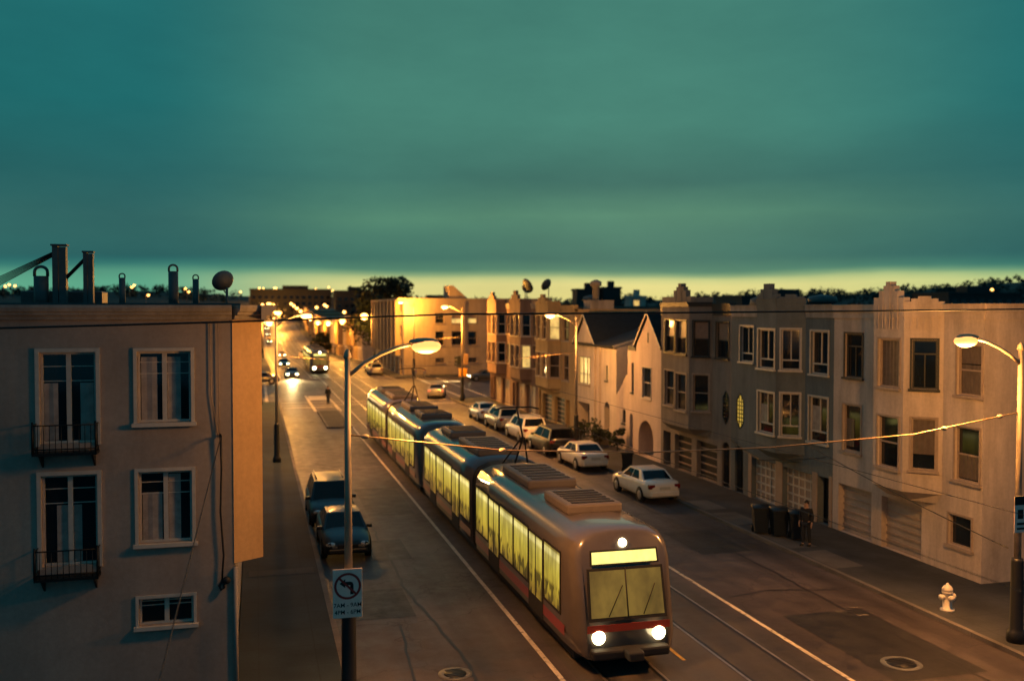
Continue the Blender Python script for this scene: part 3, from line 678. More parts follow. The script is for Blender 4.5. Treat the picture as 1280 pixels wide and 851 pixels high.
for y in (74.45,73.95): mb=MB(); mb.lathe([(.05,0),(.09,.1),(.09,.5),(.03,.6)],(V0-.12,y,4.2),8); h.put(mb,'wall_sconce',M['lens'])
# roof-top chimney block on F
mb=MB(); mb.box(V0+1.2,V0+3.0,64.0+1.7,64.0+3.2,8.5,9.55); mb.lathe([(.25,0),(.25,1.0),(.42,1.05),(.42,1.35),(.1,1.5)],(V0+1.9,66.5,9.55),12); h.put(mb,'chimney',M['paleband'])
# ------------------------------------------------------------------ houses G1, G2 (brown pair)
for k,(u0,u1,lab) in enumerate(((74.9,83.2,'brown stucco house with one lit bay window, next to the ochre house'),(83.2,91.5,'brown stucco corner house with tall lit stair window, at the cross street'))):
    h=House('row_house',lab,'house',V0,u0); shell(h,u0,u1,9.4,8.8,13,'brown')
    bay=[(V0,u0+2.0),(V0-.8,u0+2.75),(V0-.8,u0+6.2),(V0,u0+7.0)]; zb=3.0
    W=[(u0+.35,u0+1.6,6.7,8.5),(u0+.35,u0+1.6,4.0,5.9),(u0+.8,u0+3.6,.12,2.5,.35),(u0+4.2,u0+7.0,.12,2.5,.35),(u0+7.3,u0+8.1,.12,2.4,.35)]
    pl=front(h,u0,u1,9.38,bay,zb,W,'brown')
    window(h,pl,*L(W[0]),'hung','tantrim','glasswarm'); window(h,pl,*L(W[1]),'hung','tantrim','litwin' if k else 'glass')
    for q in (2,3): garage(h,pl,*L(W[q]),mat='doorpale',cols=3,rows=1,dep=.3)
    door(h,pl,*L(W[4]))
    pls=bayparts(h,bay,zb,9.5,'brown',[[(.15,.95,6.65,8.5),(.15,.95,4.0,5.85)],[(.35,1.5,6.65,8.5),(2.0,3.1,6.65,8.5),(.35,1.5,4.0,5.85),(2.0,3.1,4.0,5.85)],[]])
    window(h,pls[0],.15,.95,6.65,8.5,'hung','whitetrim'); window(h,pls[0],.15,.95,4.0,5.85,'hung','whitetrim','glass' if k else 'litwin')
    for a in (.35,2.0):
        for z in (6.65,4.0): window(h,pls[1],a,a+1.1,z,z+1.85,'hung','tantrim','glasswarm')
    band(h,pl,0,2.0,8.95,9.4,'paleband',.1)
    peaks(h,pls[1],[(0,.7,9.5,9.8),(.7,1.3,9.5,10.15),(1.3,2.1,9.5,10.5),(2.1,2.7,9.5,10.15),(2.7,3.4,9.5,9.8)],'brown'); peaks(h,pls[0],[(.1,1.0,9.5,9.75)],'brown')
# roof vents / dishes on the row
def roofvent(x,y,z,label,r=.2,hh=.9):
    t=thing('roof_vent',label,'vent',(x,y,z)); mb=MB(); mb.lathe([(r,0),(r,hh*.7)],n=12); mb.build('pipe',M['metalvent'],t)
    mb=MB(); mb.lathe([(r*1.5,hh*.7),(r*1.8,hh*.78),(r*1.6,hh),(r*.2,hh*1.1)],n=12); mb.build('cap',M['metalvent'],t)
def dish(x,y,z,label,rz=0,r=.45,hh=1.0):
    t=thing('satellite_dish',label,'dish',(x,y,z),rz); mb=MB(); mb.tube([(0,0,0),(0,0,hh)],.04,8); mb.build('mast',M['metalvent'],t)
    mb=MB(); mb.lathe([(.02,0),(r*.5,.05),(r*.85,.15),(r,.24),(r*.98,.26),(r*.8,.19),(r*.4,.09),(.02,.05)],n=20); o=mb.build('reflector',M['metalvent'],t,(0,-.08,hh+.1),rot=(R(62),0,0))
    mb=MB(); mb.tube([(0,-.1,hh-.15),(0,-.55,hh+.15),(0,-.6,hh+.3)],.02,6); mb.box(-.05,.05,-.66,-.54,hh+.28,hh+.42); mb.build('feed_arm',M['metalvent'],t)
dish(24.5,86.5,8.8,'satellite dish on the roof of the brown corner house, its back to the cross street',R(150),.55,1.9); dish(23.6,83.9,8.8,'satellite dish between the two stepped peaks of the brown houses',R(110),.65,2.1); dish(24.2,78.6,8.8,'satellite dish on the brown house roof beside the ochre house',R(210),.55,2.0)
roofvent(25,70.2,8.55,'squat roof vent with a wide cap behind the ochre parapet',.35,1.3)
roofvent(26,40.3,8.35,'flat-capped roof vent behind the slate house parapet',.4,1.1)
roofvent(27,46,8.5,'slim roof vent behind the taupe house parapet',.15,1.0); roofvent(30,53.5,7.9,'pale chimney pot showing between the gabled roofs',.28,1.6)

# ------------------------------------------------------------------ left building
LU=22.9; LX0=-13.5; CX=-.53
h=House('apartment_building','tan stucco apartment block with white windows and little iron balconies','apartment building',CX,LU)
pl=Plane((LX0,LU),(CX,LU),CAM); o=LX0
W=[(-4.58,-3.44,5.87,7.88),(-4.58,-3.44,3.16,5.17),(-2.58,-1.44,6.28,7.88),(-2.58,-1.44,3.55,5.17),(-2.60,-1.43,1.68,2.30),(-8.0,-6.86,6.28,7.88),(-8.0,-6.86,3.55,5.17),(-10.9,-9.7,6.28,7.88),(-10.9,-9.7,3.55,5.17)]
hs=[(a-o,b-o,c,d) for a,b,c,d in W]
mb=MB(); pl.wall(mb,-.3,8.6,hs,dep=.16); side=Plane((CX,LU),(CX,42),(1,0)); side.wall(mb,-.3,8.6); Plane((LX0,42),(CX,42),(0,1)).wall(mb,-.3,8.6); Plane((LX0,LU),(LX0,42),(-1,0)).wall(mb,-.3,8.6)
h.put(mb,'wall',M['tan'])
for i,q in enumerate(hs):
    if i<2: window(h,pl,*q,'grid','whitetrim',dep=.16,casing=.09,sill=False,blind=[(.25,.46,.03,.66,'curtain'),(.55,.7,.03,.66,'curtain')] if i else [(.05,.3,.03,.66,'curtain'),(.7,.94,.03,.66,'curtain')])
    elif i==4: window(h,pl,*q,'grid','whitetrim',dep=.16,casing=.07)
    else: window(h,pl,*q,'grid','whitetrim',dep=.16,casing=.08,blind=[(.06,.43,.03,.70,'curtain'),(.55,.78,.03,.95,'curtain')] if i%2 else [(.06,.36,.03,.92,'curtain'),(.55,.80,.03,.92,'curtain')])
# planter glow behind the balconies' lower panes stays inside; iron balconies
for (z0) in (5.72,2.99):
    mb=MB(); x0,x1=-4.68,-3.38; d=.42
    mb.box(x0,x1,LU-d,LU-.003,z0-.06,z0); 
    for (a,b) in (((x0,LU-d+.02),(x1,LU-d+.02)),((x0+.02,LU-d+.02),(x0+.02,LU)),((x1-.02,LU-d+.02),(x1-.02,LU))):
        for z in (z0+.08,z0+.60): mb.tube([(*a,z),(*b,z)],.016,6)
        n=max(2,int(math.hypot(b[0]-a[0],b[1]-a[1])/.11))
        for k in range(n+1): x=a[0]+(b[0]-a[0])*k/n; y=a[1]+(b[1]-a[1])*k/n; mb.tube([(x,y,z0),(x,y,z0+.60)],.009,5)
    for x in (x0+.02,x1-.02): mb.tube([(x,LU-d+.02,z0-.05),(x,LU-d+.02,z0+.68)],.022,6)
    for x in (x0+.12,x1-.12): mb.prism([(x,LU-.003,z0-.06),(x,LU-d+.05,z0-.06),(x,LU-.003,z0-.36)],(.04,0,0))
    h.put(mb,'balcony',M['grating'])
# cantilevered corner bay over the pavement, its face turned a little to the street
bp=[(CX,LU-.02),(.12,LU+.42),(.12,30.5),(CX,30.9)]
mb=MB(); Plane(bp[0],bp[1],CAM).wall(mb,2.98,8.6); Plane(bp[1],bp[2],(1,0)).wall(mb,2.98,8.6); Plane(bp[2],bp[3],(0,1)).wall(mb,2.98,8.6); mb.face([(x,y,2.98) for x,y in bp]); h.put(mb,'corner_bay',M['baylit'])
mb=MB()
prof=[(0,8.58),(.10,8.60),(.12,8.68),(.22,8.70),(.24,8.76),(.30,8.78),(.34,8.86),(.34,8.92),(0,8.92)]
def cornice(pl,mb,t0,t1):
    r0=[pl.p(t0,z,off) for off,z in prof]; r1=[pl.p(t1,z,off) for off,z in prof]; mb.loft([r0,r1])
cornice(pl,mb,-.3,CX-o-.0); fb=Plane(bp[0],bp[1],CAM); cornice(fb,mb,.0,fb.w+.16); sb=Plane((.12,LU-.1),(.12,30.7),(1,0)); cornice(sb,mb,0,sb.w)
h.put(mb,'cornice',M['cornice'])
mb=MB(); mb.face([(LX0,LU,8.62),(CX,LU,8.62),(.1,LU+.3,8.62),(.1,30.5,8.62),(CX,42,8.62),(LX0,42,8.62)]); h.put(mb,'roof',M['rooftar'],recalc=False)
mb=MB(); mb.box(LX0,-.4,LU+4.8,LU+5.05,8.62,9.0); h.put(mb,'parapet',M['metalvent'])
# conduit, loops of cable and meter box on the facade
mb=MB(); mb.tube([(-.83,LU-.05,8.5),(-.83,LU-.05,5.9)],.012,6); mb.tube([(-1.02,LU-.03,8.5),(-1.0,LU-.04,6.9),(-.86,LU-.05,5.9)],.012,6); h.put(mb,'conduit',M['tantrim'])
mb=MB(); mb.tube([(-.8,LU-.10,5.95),(-.79,LU-.09,5.2),(-.82,LU-.08,4.2),(-.76,LU-.08,3.2),(-.80,LU-.08,2.62)],[.03,.022,.022,.022,.022],8)
mb.tube([(-.80,LU-.08,2.62),(-.86,LU-.09,2.5),(-.82,LU-.1,2.4),(-.75,LU-.1,2.45),(-.78,LU-.08,2.6)],.03,8); mb.ball((-.70,LU-.1,2.62),.09); mb.tube([(-.8,LU-.0,5.95),(-.8,LU-.28,6.0)],.02,6)
h.put(mb,'service_cable',M['wire'])
mb=MB(); mb.tube([(-.5,LU-.05,-.1),(-.5,LU-.05,2.9)],.05,8); h.put(mb,'downpipe',M['cornice'])
# roof clutter on the left block
def slab(x,y,w,d,z,hh,label):
    t=thing('chimney_stack',label,'chimney',(x,y,z)); mb=MB(); mb.box(-w/2,-w*.08,-d/2,d/2,0,hh); mb.box(-w*.03,w/2,-d/2,d/2,0,hh*.985); mb.build('flue',M['metalvent'],t)
    mb=MB(); mb.box(-w*.6,w*.6,-d*.6,d*.6,hh,hh+.05); mb.build('cap',M['metalvent'],t)
slab(-5.42,30,.36,.3,8.62,2.02,'tall square twin flue on the tan block roof, the highest one'); slab(-4.66,30,.26,.25,8.62,1.84,'shorter square twin flue on the tan block roof'); 
def cowl(x,y,r,hh,label):
    t=thing('roof_vent',label,'vent',(x,y,8.62)); mb=MB(); mb.lathe([(r,0),(r,hh-r*1.2)],n=14); mb.build('pipe',M['metalvent'],t)
    mb=MB()  # hoop-shaped cowl
    mb.tube([(-r*.85,0,hh-r*1.25),(-r*.85,0,hh-r*.6)]+[(r*.85*math.cos(PI-PI*k/8),0,hh-r*.6+r*.75*math.sin(PI*k/8)) for k in range(1,8)]+[(r*.85,0,hh-r*.6),(r*.85,0,hh-r*1.25)],r*.22,8); mb.build('cowl',M['metalvent'],t)
cowl(-5.92,30,.2,1.40,'stout round vent with hooped cowl beside the highest twin flue'); cowl(-3.76,30,.09,1.24,'small thin vent pipe standing between the twin flues and the big vent'); cowl(-2.35,30,.14,1.5,'tall round vent pipe with hooped cowl in the middle of the roof'); cowl(-1.72,30,.09,1.22,'small thin vent pipe next to the satellite dish')
dish(-.82,29.5,8.62,'satellite dish at the street end of the tan block roof',R(205),.33,.85)
mb=MB(); mb.bbox(0,2.2,0,1.2,0,.75,.04); tag(mb.build('roof_hatch',M['metalvent'],None,(-6.6,30.6,8.62)),'low box-shaped roof hatch behind the stout vent','roof hatch')
mb=MB()
for k in range(7):
    a=k/6*.12; mb.tube([(-5.45,30,10.55-a),(-7.0,30,9.75-a*2),(-9.5,30.2,8.75-a)],.012,5)
tag(mb.build('guy_cables',M['wire']),'fan of cables sloping down from the highest twin flue','cables')
mb=MB()
for k in range(5):
    a=k/4*.12; mb.tube([(-4.7,30,10.4-a),(-5.3,30,9.75-a)],.012,5)
tag(mb.build('guy_cables',M['wire']),'short cables strung between the two square twin flues','cables')
# ------------------------------------------------------------------ building across the cross street
h=House('corner_building','tall bare stucco corner block across the cross street, glaring under a street lamp','building',19.2,128.5)
pl=Plane((19.2,128.5),(40,128.5),CAM); fr=Plane((19.2,128.5),(19.2,160),ST)
cols=[(23.5,24.7),(25.75,27.2),(28.0,29.25),(31.5,32.7),(34.5,35.7)]
wh=[(a-19.2,b-19.2,z0,z1) for a,b in cols for z0,z1 in ((7.05,8.45),(4.1,5.95))]+[(a-19.2,b-19.2,1.7,2.35) for a,b in (cols[0],cols[2],cols[3])]
mb=MB(); pl.wall(mb,-.3,10.2,wh)
fw=[(a,a+1.3,z,z+1.9) for a in (1.6,5.2,9.4,13,17.4,21,25.2,28.8) for z in (3.6,6.8)]+[(a,a+2.3,.0,2.2,.3) for a in (1.4,5.6,9.8,14,18.2,22.4,26.4)]
fr.wall(mb,-.3,10.2,fw); Plane((40,128.5),(40,160),(1,0)).wall(mb,-.3,10.2); Plane((19.2,160),(40,160),(0,1)).wall(mb,-1,10.2)
h.put(mb,'wall',M['farwall'])
for i,q in enumerate(wh): window(h,pl,*q,'hung','tantrim',('glass','glass','glass','glass','glass')[i%5] if i!=2 and i!=4 else 'litwin',sill=True,blind=[(.05,.95,.45,.95,'blind')] if i in (2,4) else None)
for q in fw:
    if q[2]>1: window(h,fr,*q[:4],'hung','tantrim','glasswarm')
    else: garage(h,fr,*q[:4],mat='doorwarm',cols=0,rows=4,dep=.3)
for a in (3.3,7.4,11.2,15.2,19.2,23.2,27,30.8): mb=MB(); fr.bar(mb,a,a+.9,2.6,10.2,.003,.7); h.put(mb,'pilaster',M['farwall'])
mb=MB(); pl.bar(mb,0,20.8,10.2,10.45,-.2,.06); fr.bar(mb,.2,31.5,10.2,10.45,-.2,.75); h.put(mb,'parapet',M['farwall'])
mb=MB(); mb.prism([(25.5,129,10.2),(28.4,129,10.2),(26.1,129,12.2),(25.5,129,12.2)],(0,4,0)); h.put(mb,'stair_penthouse',M['farwall'])
mb=MB(); mb.face([(19.2,128.5,10.1),(40,128.5,10.1),(40,160,10.1),(19.2,160,10.1)]); h.put(mb,'roof',M['rooftar'],recalc=False)
mb=MB(); mb.tube([(27.5,128.4,0),(27.5,128.4,10.1)],.06,6); h.put(mb,'downpipe',M['tantrim'])
# distant row houses on the right, stepping with the street
G='row houses far down the street'
def farhouse(mat,lab,lit):
    v=20.2; h=House('distant_row_house',lab,'house',v,0,group=G)
    mb=MB(); f=Plane((v,0),(v,8),ST)
    hs=[(.6,1.8,6.0,7.6),(3.0,4.4,6.0,7.6),(5.6,6.8,6.0,7.6),(.6,1.8,3.2,4.8),(3.0,4.4,3.2,4.8),(5.6,6.8,3.2,4.8),(.8,3.4,.1,2.2),(4.4,7,.1,2.2)]
    f.wall(mb,-2,8.6,hs); Plane((v,0),(v+12,0),CAM).wall(mb,-2,8.6); Plane((v,8),(v+12,8),(0,1)).wall(mb,-2,8.6); Plane((v+12,0),(v+12,8),(1,0)).wall(mb,-2,8.6)
    mb.face([(v,0,8.3),(v+12,0,8.3),(v+12,8,8.3),(v,8,8.3)]); h.put(mb,'wall',M[mat])
    mb=MB(); f.bar(mb,0,8,8.6,8.9,-.3,.15); f.bar(mb,2.4,5.2,8.9,9.4,-.2,.1); h.put(mb,'parapet',M[mat])
    for a in (2.5,4.6): mb=MB(); f.bar(mb,a,a+.3,2.8,8.6,.003,.6); h.put(mb,'pilaster',M[mat])
    for i,q in enumerate(hs):
        if i<6: window(h,f,*q,'hung','tantrim','litwin' if i in lit else 'glasswarm',sill=False,casing=.06)
        else: garage(h,f,*q,mat='doorwarm',cols=0,rows=3,dep=.2)
    return h.e
FH=[farhouse('white','pale stucco row house standing far down the street beyond the cross street',(1,)),farhouse('ochre','ochre stucco row house standing far down the street beyond the cross street',()),farhouse('brown','brown stucco row house standing far down the street beyond the cross street',(3,))]
k=0
for u in range(190,430,8):
    if 268<u<276: continue
    src=FH[(k*2+k//3)%3]
    if k<3: src=FH[k]; src.location=(20.2,u,Pz(u))
    else: dup(src,(20.2,u,Pz(u)))
    k+=1
# blocks on the skyline
def block(x,y,w,d,hh,label,litrows=(),mat='darktrim',z=None,rz=0):
    z=Tz(y,x)-.5 if z is None else z
    e=thing('hill_building',label,'building',(x,y,z),rz); mb=MB(); mb.box(-w/2,w/2,0,d,-3,hh); mb.build('wall',M[mat],e)
    mb=MB(); mb.box(-w/2-.3,w/2+.3,-.3,d+.3,hh,hh+.7); mb.box(-w*.1,w*.22,d*.3,d*.6,hh+.7,hh+2.6); mb.build('roof',M[mat],e)
    n=int(w/3.2)
    for r in range(int(hh/3.3)):
        for i in range(n): m2=MB(); m2.box(-w/2+1+i*3.2,-w/2+2.8+i*3.2,-.05,-.003,1+r*3.3,2.6+r*3.3); m2.build('window',M['litwin' if r in litrows else 'glass'],e)
    return e
block(104,293,8.5,5,15.6-Tz(293,104),'dark flat-roofed block on the skyline behind the gabled house, left of a taller one'); block(111,291,6,5,16.2-Tz(291,111),'tallest dark block on the skyline behind the gabled house')
block(115.5,280,5,5,13.2-Tz(280,115.5),'low building with glowing windows below the skyline blocks',(1,2,3),'white')
block(18,520,42,20,20-Tz(520,18),'long dark flat-roofed building on the slope right of the climbing street'); block(47,480,18,16,18.5-Tz(480,47),'dark square building on the slope above the distant row houses')
block(66,360,26,14,12.6-Tz(360,66),'wide low dark block just behind the brown corner house roofs')
block(150,250,30,16,13-Tz(250,150),'dark wide house block below the wooded hill behind the taupe house'); block(210,240,26,16,14-Tz(240,210),'dark house block below the wooded hill behind the cream house')

# ------------------------------------------------------------------ trees and woods
def leaves(mb,c,rad,n,s,rng,flat=.8):
    for _ in range(n):
        d=Vector((rng.gauss(0,1),rng.gauss(0,1),rng.gauss(0,1))).normalized()*rng.uniform(.35,1)**.5
        p=Vector(c)+Vector((d.x*rad,d.y*rad,d.z*rad*flat)); a=Vector((rng.gauss(0,1),rng.gauss(0,1),rng.gauss(0,.7))).normalized(); b=a.cross(Vector((rng.gauss(0,1),rng.gauss(0,1),rng.gauss(0,1)))).normalized()
        q=s*rng.uniform(.6,1.3); a*=q; b*=q*.6
        mb.face([p-a,p+b*.9,p+a,p-b*.9])
def tree(name,label,x,y,hh,cr,trunk,seed,n=38,per=55,s=.35,flat=.75,narrow=1.0,z=None,group=None):
    rng=random.Random(seed); z=Tz(y,x) if z is None else z
    e=thing(name,label,'tree',(x,y,z),group=group); t=MB(); t.tube([(0,0,-.6),(.1,0,trunk*.5),(-.05,.1,trunk),(.1,0,hh*.75)],[.07*cr+.08,.055*cr+.06,.05*cr+.05,.03],8)
    cb=MB(); ch=hh-trunk
    for i in range(n):
        f=rng.random(); zz=trunk+ch*(.08+.86*f); w=cr*narrow*math.sin(PI*min(.97,.18+.75*f))**.7*rng.uniform(.25,1)
        a=rng.uniform(0,2*PI); c=(w*math.cos(a),w*math.sin(a),zz); r=cr*rng.uniform(.20,.36)
        leaves(cb,c,r,per,s,rng,flat)
        if i%3==0: t.tube([(0,0,trunk*.7+.2*zz*0),(c[0]*.5,c[1]*.5,(trunk+zz)/2),c],[.05*cr*.5+.02,.04,.015],5)
    t.build('trunk',M['bark'],e); cb.build('crown',M['leaf'],e,recalc=False); return e
tree('street_tree','big dark spreading tree rising behind the corner building',23.2,172,15.2,7.4,3.2,4,85,75,.42,.7)
tree('street_tree','dense dark round tree on the far pavement beside the distant streetcar',18.9,272,5.2,4.0,.9,9,34,60,.45,.7)
tree('cypress_tree','tall dark narrow tree standing up on the skyline above the climbing street',46,488,17,3.6,9,12,22,50,.6,.9,.8)
tree('street_tree','small dark tree peeking above the distant row houses',35,240,9.5,3.2,3,15,24,50,.4)
def shrub(x,y,hh,r,label,seed,group=None):
    rng=random.Random(seed); e=thing('shrub',label,'shrub',(x,y,.1),group=group); t=MB(); t.tube([(0,0,0),(.03,0,hh*.5)],.04,6); t.build('stem',M['bark'],e); cb=MB()
    for i in range(12): leaves(cb,(rng.uniform(-r,r)*.7,rng.uniform(-r,r)*.7,hh*rng.uniform(.25,.85)),r*.45,45,.10,rng)
    cb.build('foliage',M['leaf'],e,recalc=False)
shrub(21.0,57.2,1.9,.8,'tall dark shrub in front of the arched door, nearer the big carport arch',1); shrub(20.9,60.6,1.4,.8,'low dark shrub in front of the white gabled house',2); shrub(21.5,55.4,1.6,.55,'dark shrub against the pale turret wing wall',3)
rng=random.Random(21); mb=MB()
az=-42.0
while az<62:
    for _ in range(3):
        a=R(az+14.93+rng.uniform(-.5,.5)); r=rng.uniform(560,940) if az>4 else rng.uniform(700,930)
        v,u=r*math.sin(a),r*math.cos(a)
        if abs(v-10)<30: continue
        z=Tz(u,v); hh=rng.uniform(2,6.5)
        for q in range(3): leaves(mb,(v+rng.uniform(-6,6),u+rng.uniform(-6,6),z+hh*(.15+.25*q)),rng.uniform(2.2,4.0),16,1.3,rng)
    az+=.42
for _ in range(90):
    a=R(rng.uniform(14,62)+14.93); r=rng.uniform(330,560); v,u=r*math.sin(a),r*math.cos(a); z=Tz(u,v)
    for q in range(2): leaves(mb,(v,u,z+1+1.6*q),rng.uniform(2,3.2),24,.8,rng)
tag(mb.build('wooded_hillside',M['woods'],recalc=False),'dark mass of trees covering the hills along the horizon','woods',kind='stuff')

# ------------------------------------------------------------------ cars
def car(name,label,kind,paintm,loc,rz,lights='off',group=None,tailon=False,far=False):
    e=thing(name,label,'car',loc,rz,group); S=kind
    L,w,hood,trunk,roof=dict(sedan=(4.5,.87,.92,1.0,1.43),wagon=(4.75,.92,1.02,1.08,1.70),suv=(4.8,.95,1.08,1.12,1.84))[S]
    k=L/4.5; b=.0 if S=='sedan' else .04
    st=[(-2.25,.72,.42,trunk-.22),(-2.2,.80,.31,trunk-.07),(-2.02,.95,.26,trunk),(-1.5,1,.24,trunk+.01),(-.5,1,.22,trunk),(.6,1,.22,hood+.05),(1.0,1,.22,hood+.03),(1.7,.98,.24,hood-.07),(2.08,.92,.27,hood-.17),(2.22,.82,.33,hood-.27),(2.26,.70,.40,hood-.36)]
    mb=MB(); mb.smooth=True; rings=[]
    for y,f,zb,zt in st:
        x=w*f; half=[(.0,zb),(x*.82,zb),(x*.97,zb+.08),(x,zb+.3),(x*.985,max(zb+.34,zt-.16)),(x*.90,zt-.02),(x*.5,zt+.02),(0,zt+.03)]
        rings.append([(px,y*k,pz) for px,pz in half]+[(-px,y*k,pz) for px,pz in half[-2:0:-1]])
    mb.loft(rings); mb.build('body',paintm,e)
    if S=='sedan': yb0,yb1,yr0,yr1=-1.62,1.12,-.92,.30
    else: yb0,yb1,yr0,yr1=-2.10,1.25,-1.85,.42
    yb0*=k;yb1*=k;yr0*=k;yr1*=k; zb=min(hood,trunk)-.04; wb=w*.93; wr=w*.70
    B=[Vector(p) for p in ((-wb,yb0,zb),(wb,yb0,zb),(wb,yb1,zb-.02),(-wb,yb1,zb-.02))]; T=[Vector(p) for p in ((-wr,yr0,roof-.05),(wr,yr0,roof-.05),(wr,yr1,roof-.04),(-wr,yr1,roof-.04))]
    mb=MB(); mb.hexa(B+T)
    ym=(yr0+yr1)/2; mb.smooth=True
    g=[[(x*wr*.985*(1-.02*abs(j)),yr0+(yr1-yr0)*j/4,roof-.055+.05*(1-(2*j/4-1)**4)*(1-abs(x)**3)+.02*(1-abs(x))) for x in (-1,-.7,-.35,0,.35,.7,1)] for j in range(5)]
    mb.loft(g,closed=False,caps=False)
    if S!='sedan':
        for x in (-wr*.85,wr*.85): mb.tube([(x,yr0+.2,roof+.05),(x,yr1-.1,roof+.05)],.022,6)
    mb.build('cabin',paintm,e)
    def pane(q,name,a,bm,c,d):    # bilinear sub-rectangle of a quad, set proud
        q=[Vector(p) for p in q]; n=(q[1]-q[0]).cross(q[3]-q[0]).normalized(); cen=(q[0]+q[1]+q[2]+q[3])/4; n=n if n.dot(cen-Vector((0,ym,.9)))>0 else -n
        f=lambda s,t:(q[0]*(1-s)+q[1]*s)*(1-t)+(q[3]*(1-s)+q[2]*s)*t+n*.006
        mb=MB(); mb.face([f(a,c),f(bm,c),f(bm,d),f(a,d)]); mb.build(name,M['carglass'],e,recalc=False)
    pane([B[3],B[2],T[2],T[3]],'windscreen',.05,.95,.12,.94); pane([B[0],B[1],T[1],T[0]],'rear_window',.06,.94,.16 if S=='sedan' else .2,.92)
    for sd in ([B[0],B[3],T[3],T[0]],[B[1],B[2],T[2],T[1]]):
        pane(sd,'side_window',.16 if S=='sedan' else .07,.50,.14,.90); pane(sd,'side_window',.53,.90,.14,.90)
        if S!='sedan' : pass
    for sx in (-1,1):
        for yy in (-1.36*k,1.38*k):
            mb=MB(); mb.lathe([(.375,-.006),(.385,.004),(.36,.004)],(sx*(w-.002) if sx>0 else -(w-.002),yy,.33),20,'x'); mb.build('wheel_arch',M['rubber'],e)
            mb=MB(); r=.325; c=(sx*(w-.10),yy,r); mb.lathe([(r*.6,-.1),(r*.96,-.1),(r,-.06),(r,.06),(r*.96,.1),(r*.66,.112)],c,20,'x') if sx>0 else mb.lathe([(r*.66,-.112),(r*.96,-.1),(r,-.06),(r,.06),(r*.96,.1),(r*.6,.1)],c,20,'x'); wo=mb.build('wheel',M['rubber'],e)
            mb=MB(); cx=sx*(w+.012); mb.lathe([(r*.62,-.008),(r*.64,.0),(r*.5,.004),(.05,.008)] if sx>0 else [(.05,-.008),(r*.5,-.004),(r*.64,0),(r*.62,.008)],(cx,yy,r),16,'x'); mb.build('rim',M['rim'],wo)
        mb=MB(); mb.ball((sx*w*.66,2.14*k,hood-.30),.13,10,6,1.5,1.0,.75); mb.build('headlight',M['head' if lights=='on' else 'headfar' if lights=='far' else 'headoff'],e)
        mb=MB(); mb.bbox(sx*w*.72-.15,sx*w*.72+.15,-2.245*k,-2.05*k,trunk-.30,trunk-.10,.03); mb.build('tail_light',M['tailon' if tailon else 'tail'],e)
        mb=MB(); mb.bbox(sx*(w+.02)-.1,sx*(w+.02)+.1,.78*k,.92*k,zb+.02,zb+.15,.03); mb.build('mirror',paintm,e)
    mb=MB(); mb.bbox(-w*.8,w*.8,-2.31*k,-2.1*k,.36,.58,.04); mb.build('bumper',paintm,e); mb=MB(); mb.bbox(-w*.78,w*.78,2.1*k,2.30*k,.34,.50,.04); mb.build('bumper',paintm,e)
    mb=MB(); mb.box(-.26,.26,-2.318*k,-2.30*k,.50,.63) if S!='sedan' else mb.box(-.26,.26,-2.262*k,-2.24*k,.66,.79); mb.build('number_plate',M['plate'],e)
    mb=MB(); mb.bbox(-w*.42,w*.42,2.2*k,2.285*k,.52,.64,.02); mb.build('grille',M['rubber'],e)
    return e
GC='cars parked along the kerb'
car('parked_car','white sedan parked at the kerb, last in line by the taupe house','sedan',M['carwhite'],(17.85,42.4,0),R(1.5),group=GC)
car('parked_car','white sedan parked between the dark wagon and another white sedan','sedan',M['carwhite'],(17.8,51.4,0),R(1),group=GC)
car('parked_car','black wagon parked in front of the white station wagon\'s tail','wagon',M['carblack'],(17.75,57.1,0),R(1),group=GC)
car('parked_car','white station wagon parked outside the ochre house','wagon',M['carwhite'],(17.8,63.2,0),R(1),group=GC)
car('parked_car','pale wagon parked just ahead of the white station wagon','wagon',M['carsilver'],(17.8,69.6,0),R(1),group=GC)
car('parked_car','pale sedan at the head of the kerb line, by brown houses','sedan',M['carwhite'],(17.8,75.6,0),R(1),group=GC)
car('car','silver sedan pulling up at the crosswalk by the traffic signal','sedan',M['carsilver'],(17.75,96.2,0),R(-14),tailon=True)
car('parked_car','silver hatch parked beyond the cross street beside the corner building','wagon',M['carsilver'],(16.0,134.5,Pz(134)),0,group=GC)
car('parked_car','dark car parked close to the silver hatch at the corner building','sedan',M['cargrey'],(16.4,141.5,Pz(141)),0,group=GC)
car('parked_car','black sedan parked by the left pavement, partly behind the sign post','sedan',M['carblack'],(3.05,35.9,0),PI,group=GC)
car('parked_car','black wagon parked close behind a black sedan on the left','wagon',M['carblack'],(2.95,41.2,0),PI,group=GC)
car('car','car with headlights lit waiting on the cross street behind the corner pole','sedan',M['cargrey'],(27.8,117.2,0),R(90),'far')
car('car','white car stopped on the cross street beside the brown corner house','sedan',M['carwhite'],(30.2,106.5,0),R(90))
car('car','oncoming car with glaring headlights, the nearer of the two at the crossing','sedan',M['cargrey'],(4.5,129.6,Pz(129)),PI,'far')
car('car','oncoming car with glaring headlights further back behind another','sedan',M['cargrey'],(4.3,160,Pz(160)),PI,'far')
car('car','dark car crossing the side street at the edge of the tan block','sedan',M['cargrey'],(.4,119,0),R(90))
car('car','yellow taxi far down the street past the oncoming cars','sedan',M['caryellow'],(6.0,238,Pz(238)),PI,'far')
car('car','white car far down the street next to the dark round tree','wagon',M['carwhite'],(10.6,232,Pz(232)),0,tailon=True)
car('car','distant oncoming car with lit headlights, first on the climbing street','sedan',M['cargrey'],(4.2,330,Pz(330)),PI,'far',group='distant oncoming cars')
for u in (372,415,470,540): car('car','distant oncoming car with lit headlights higher up the climbing street','sedan',M['cargrey'],(4.4,u,Pz(u)),PI,'far',group='distant oncoming cars on the hill')

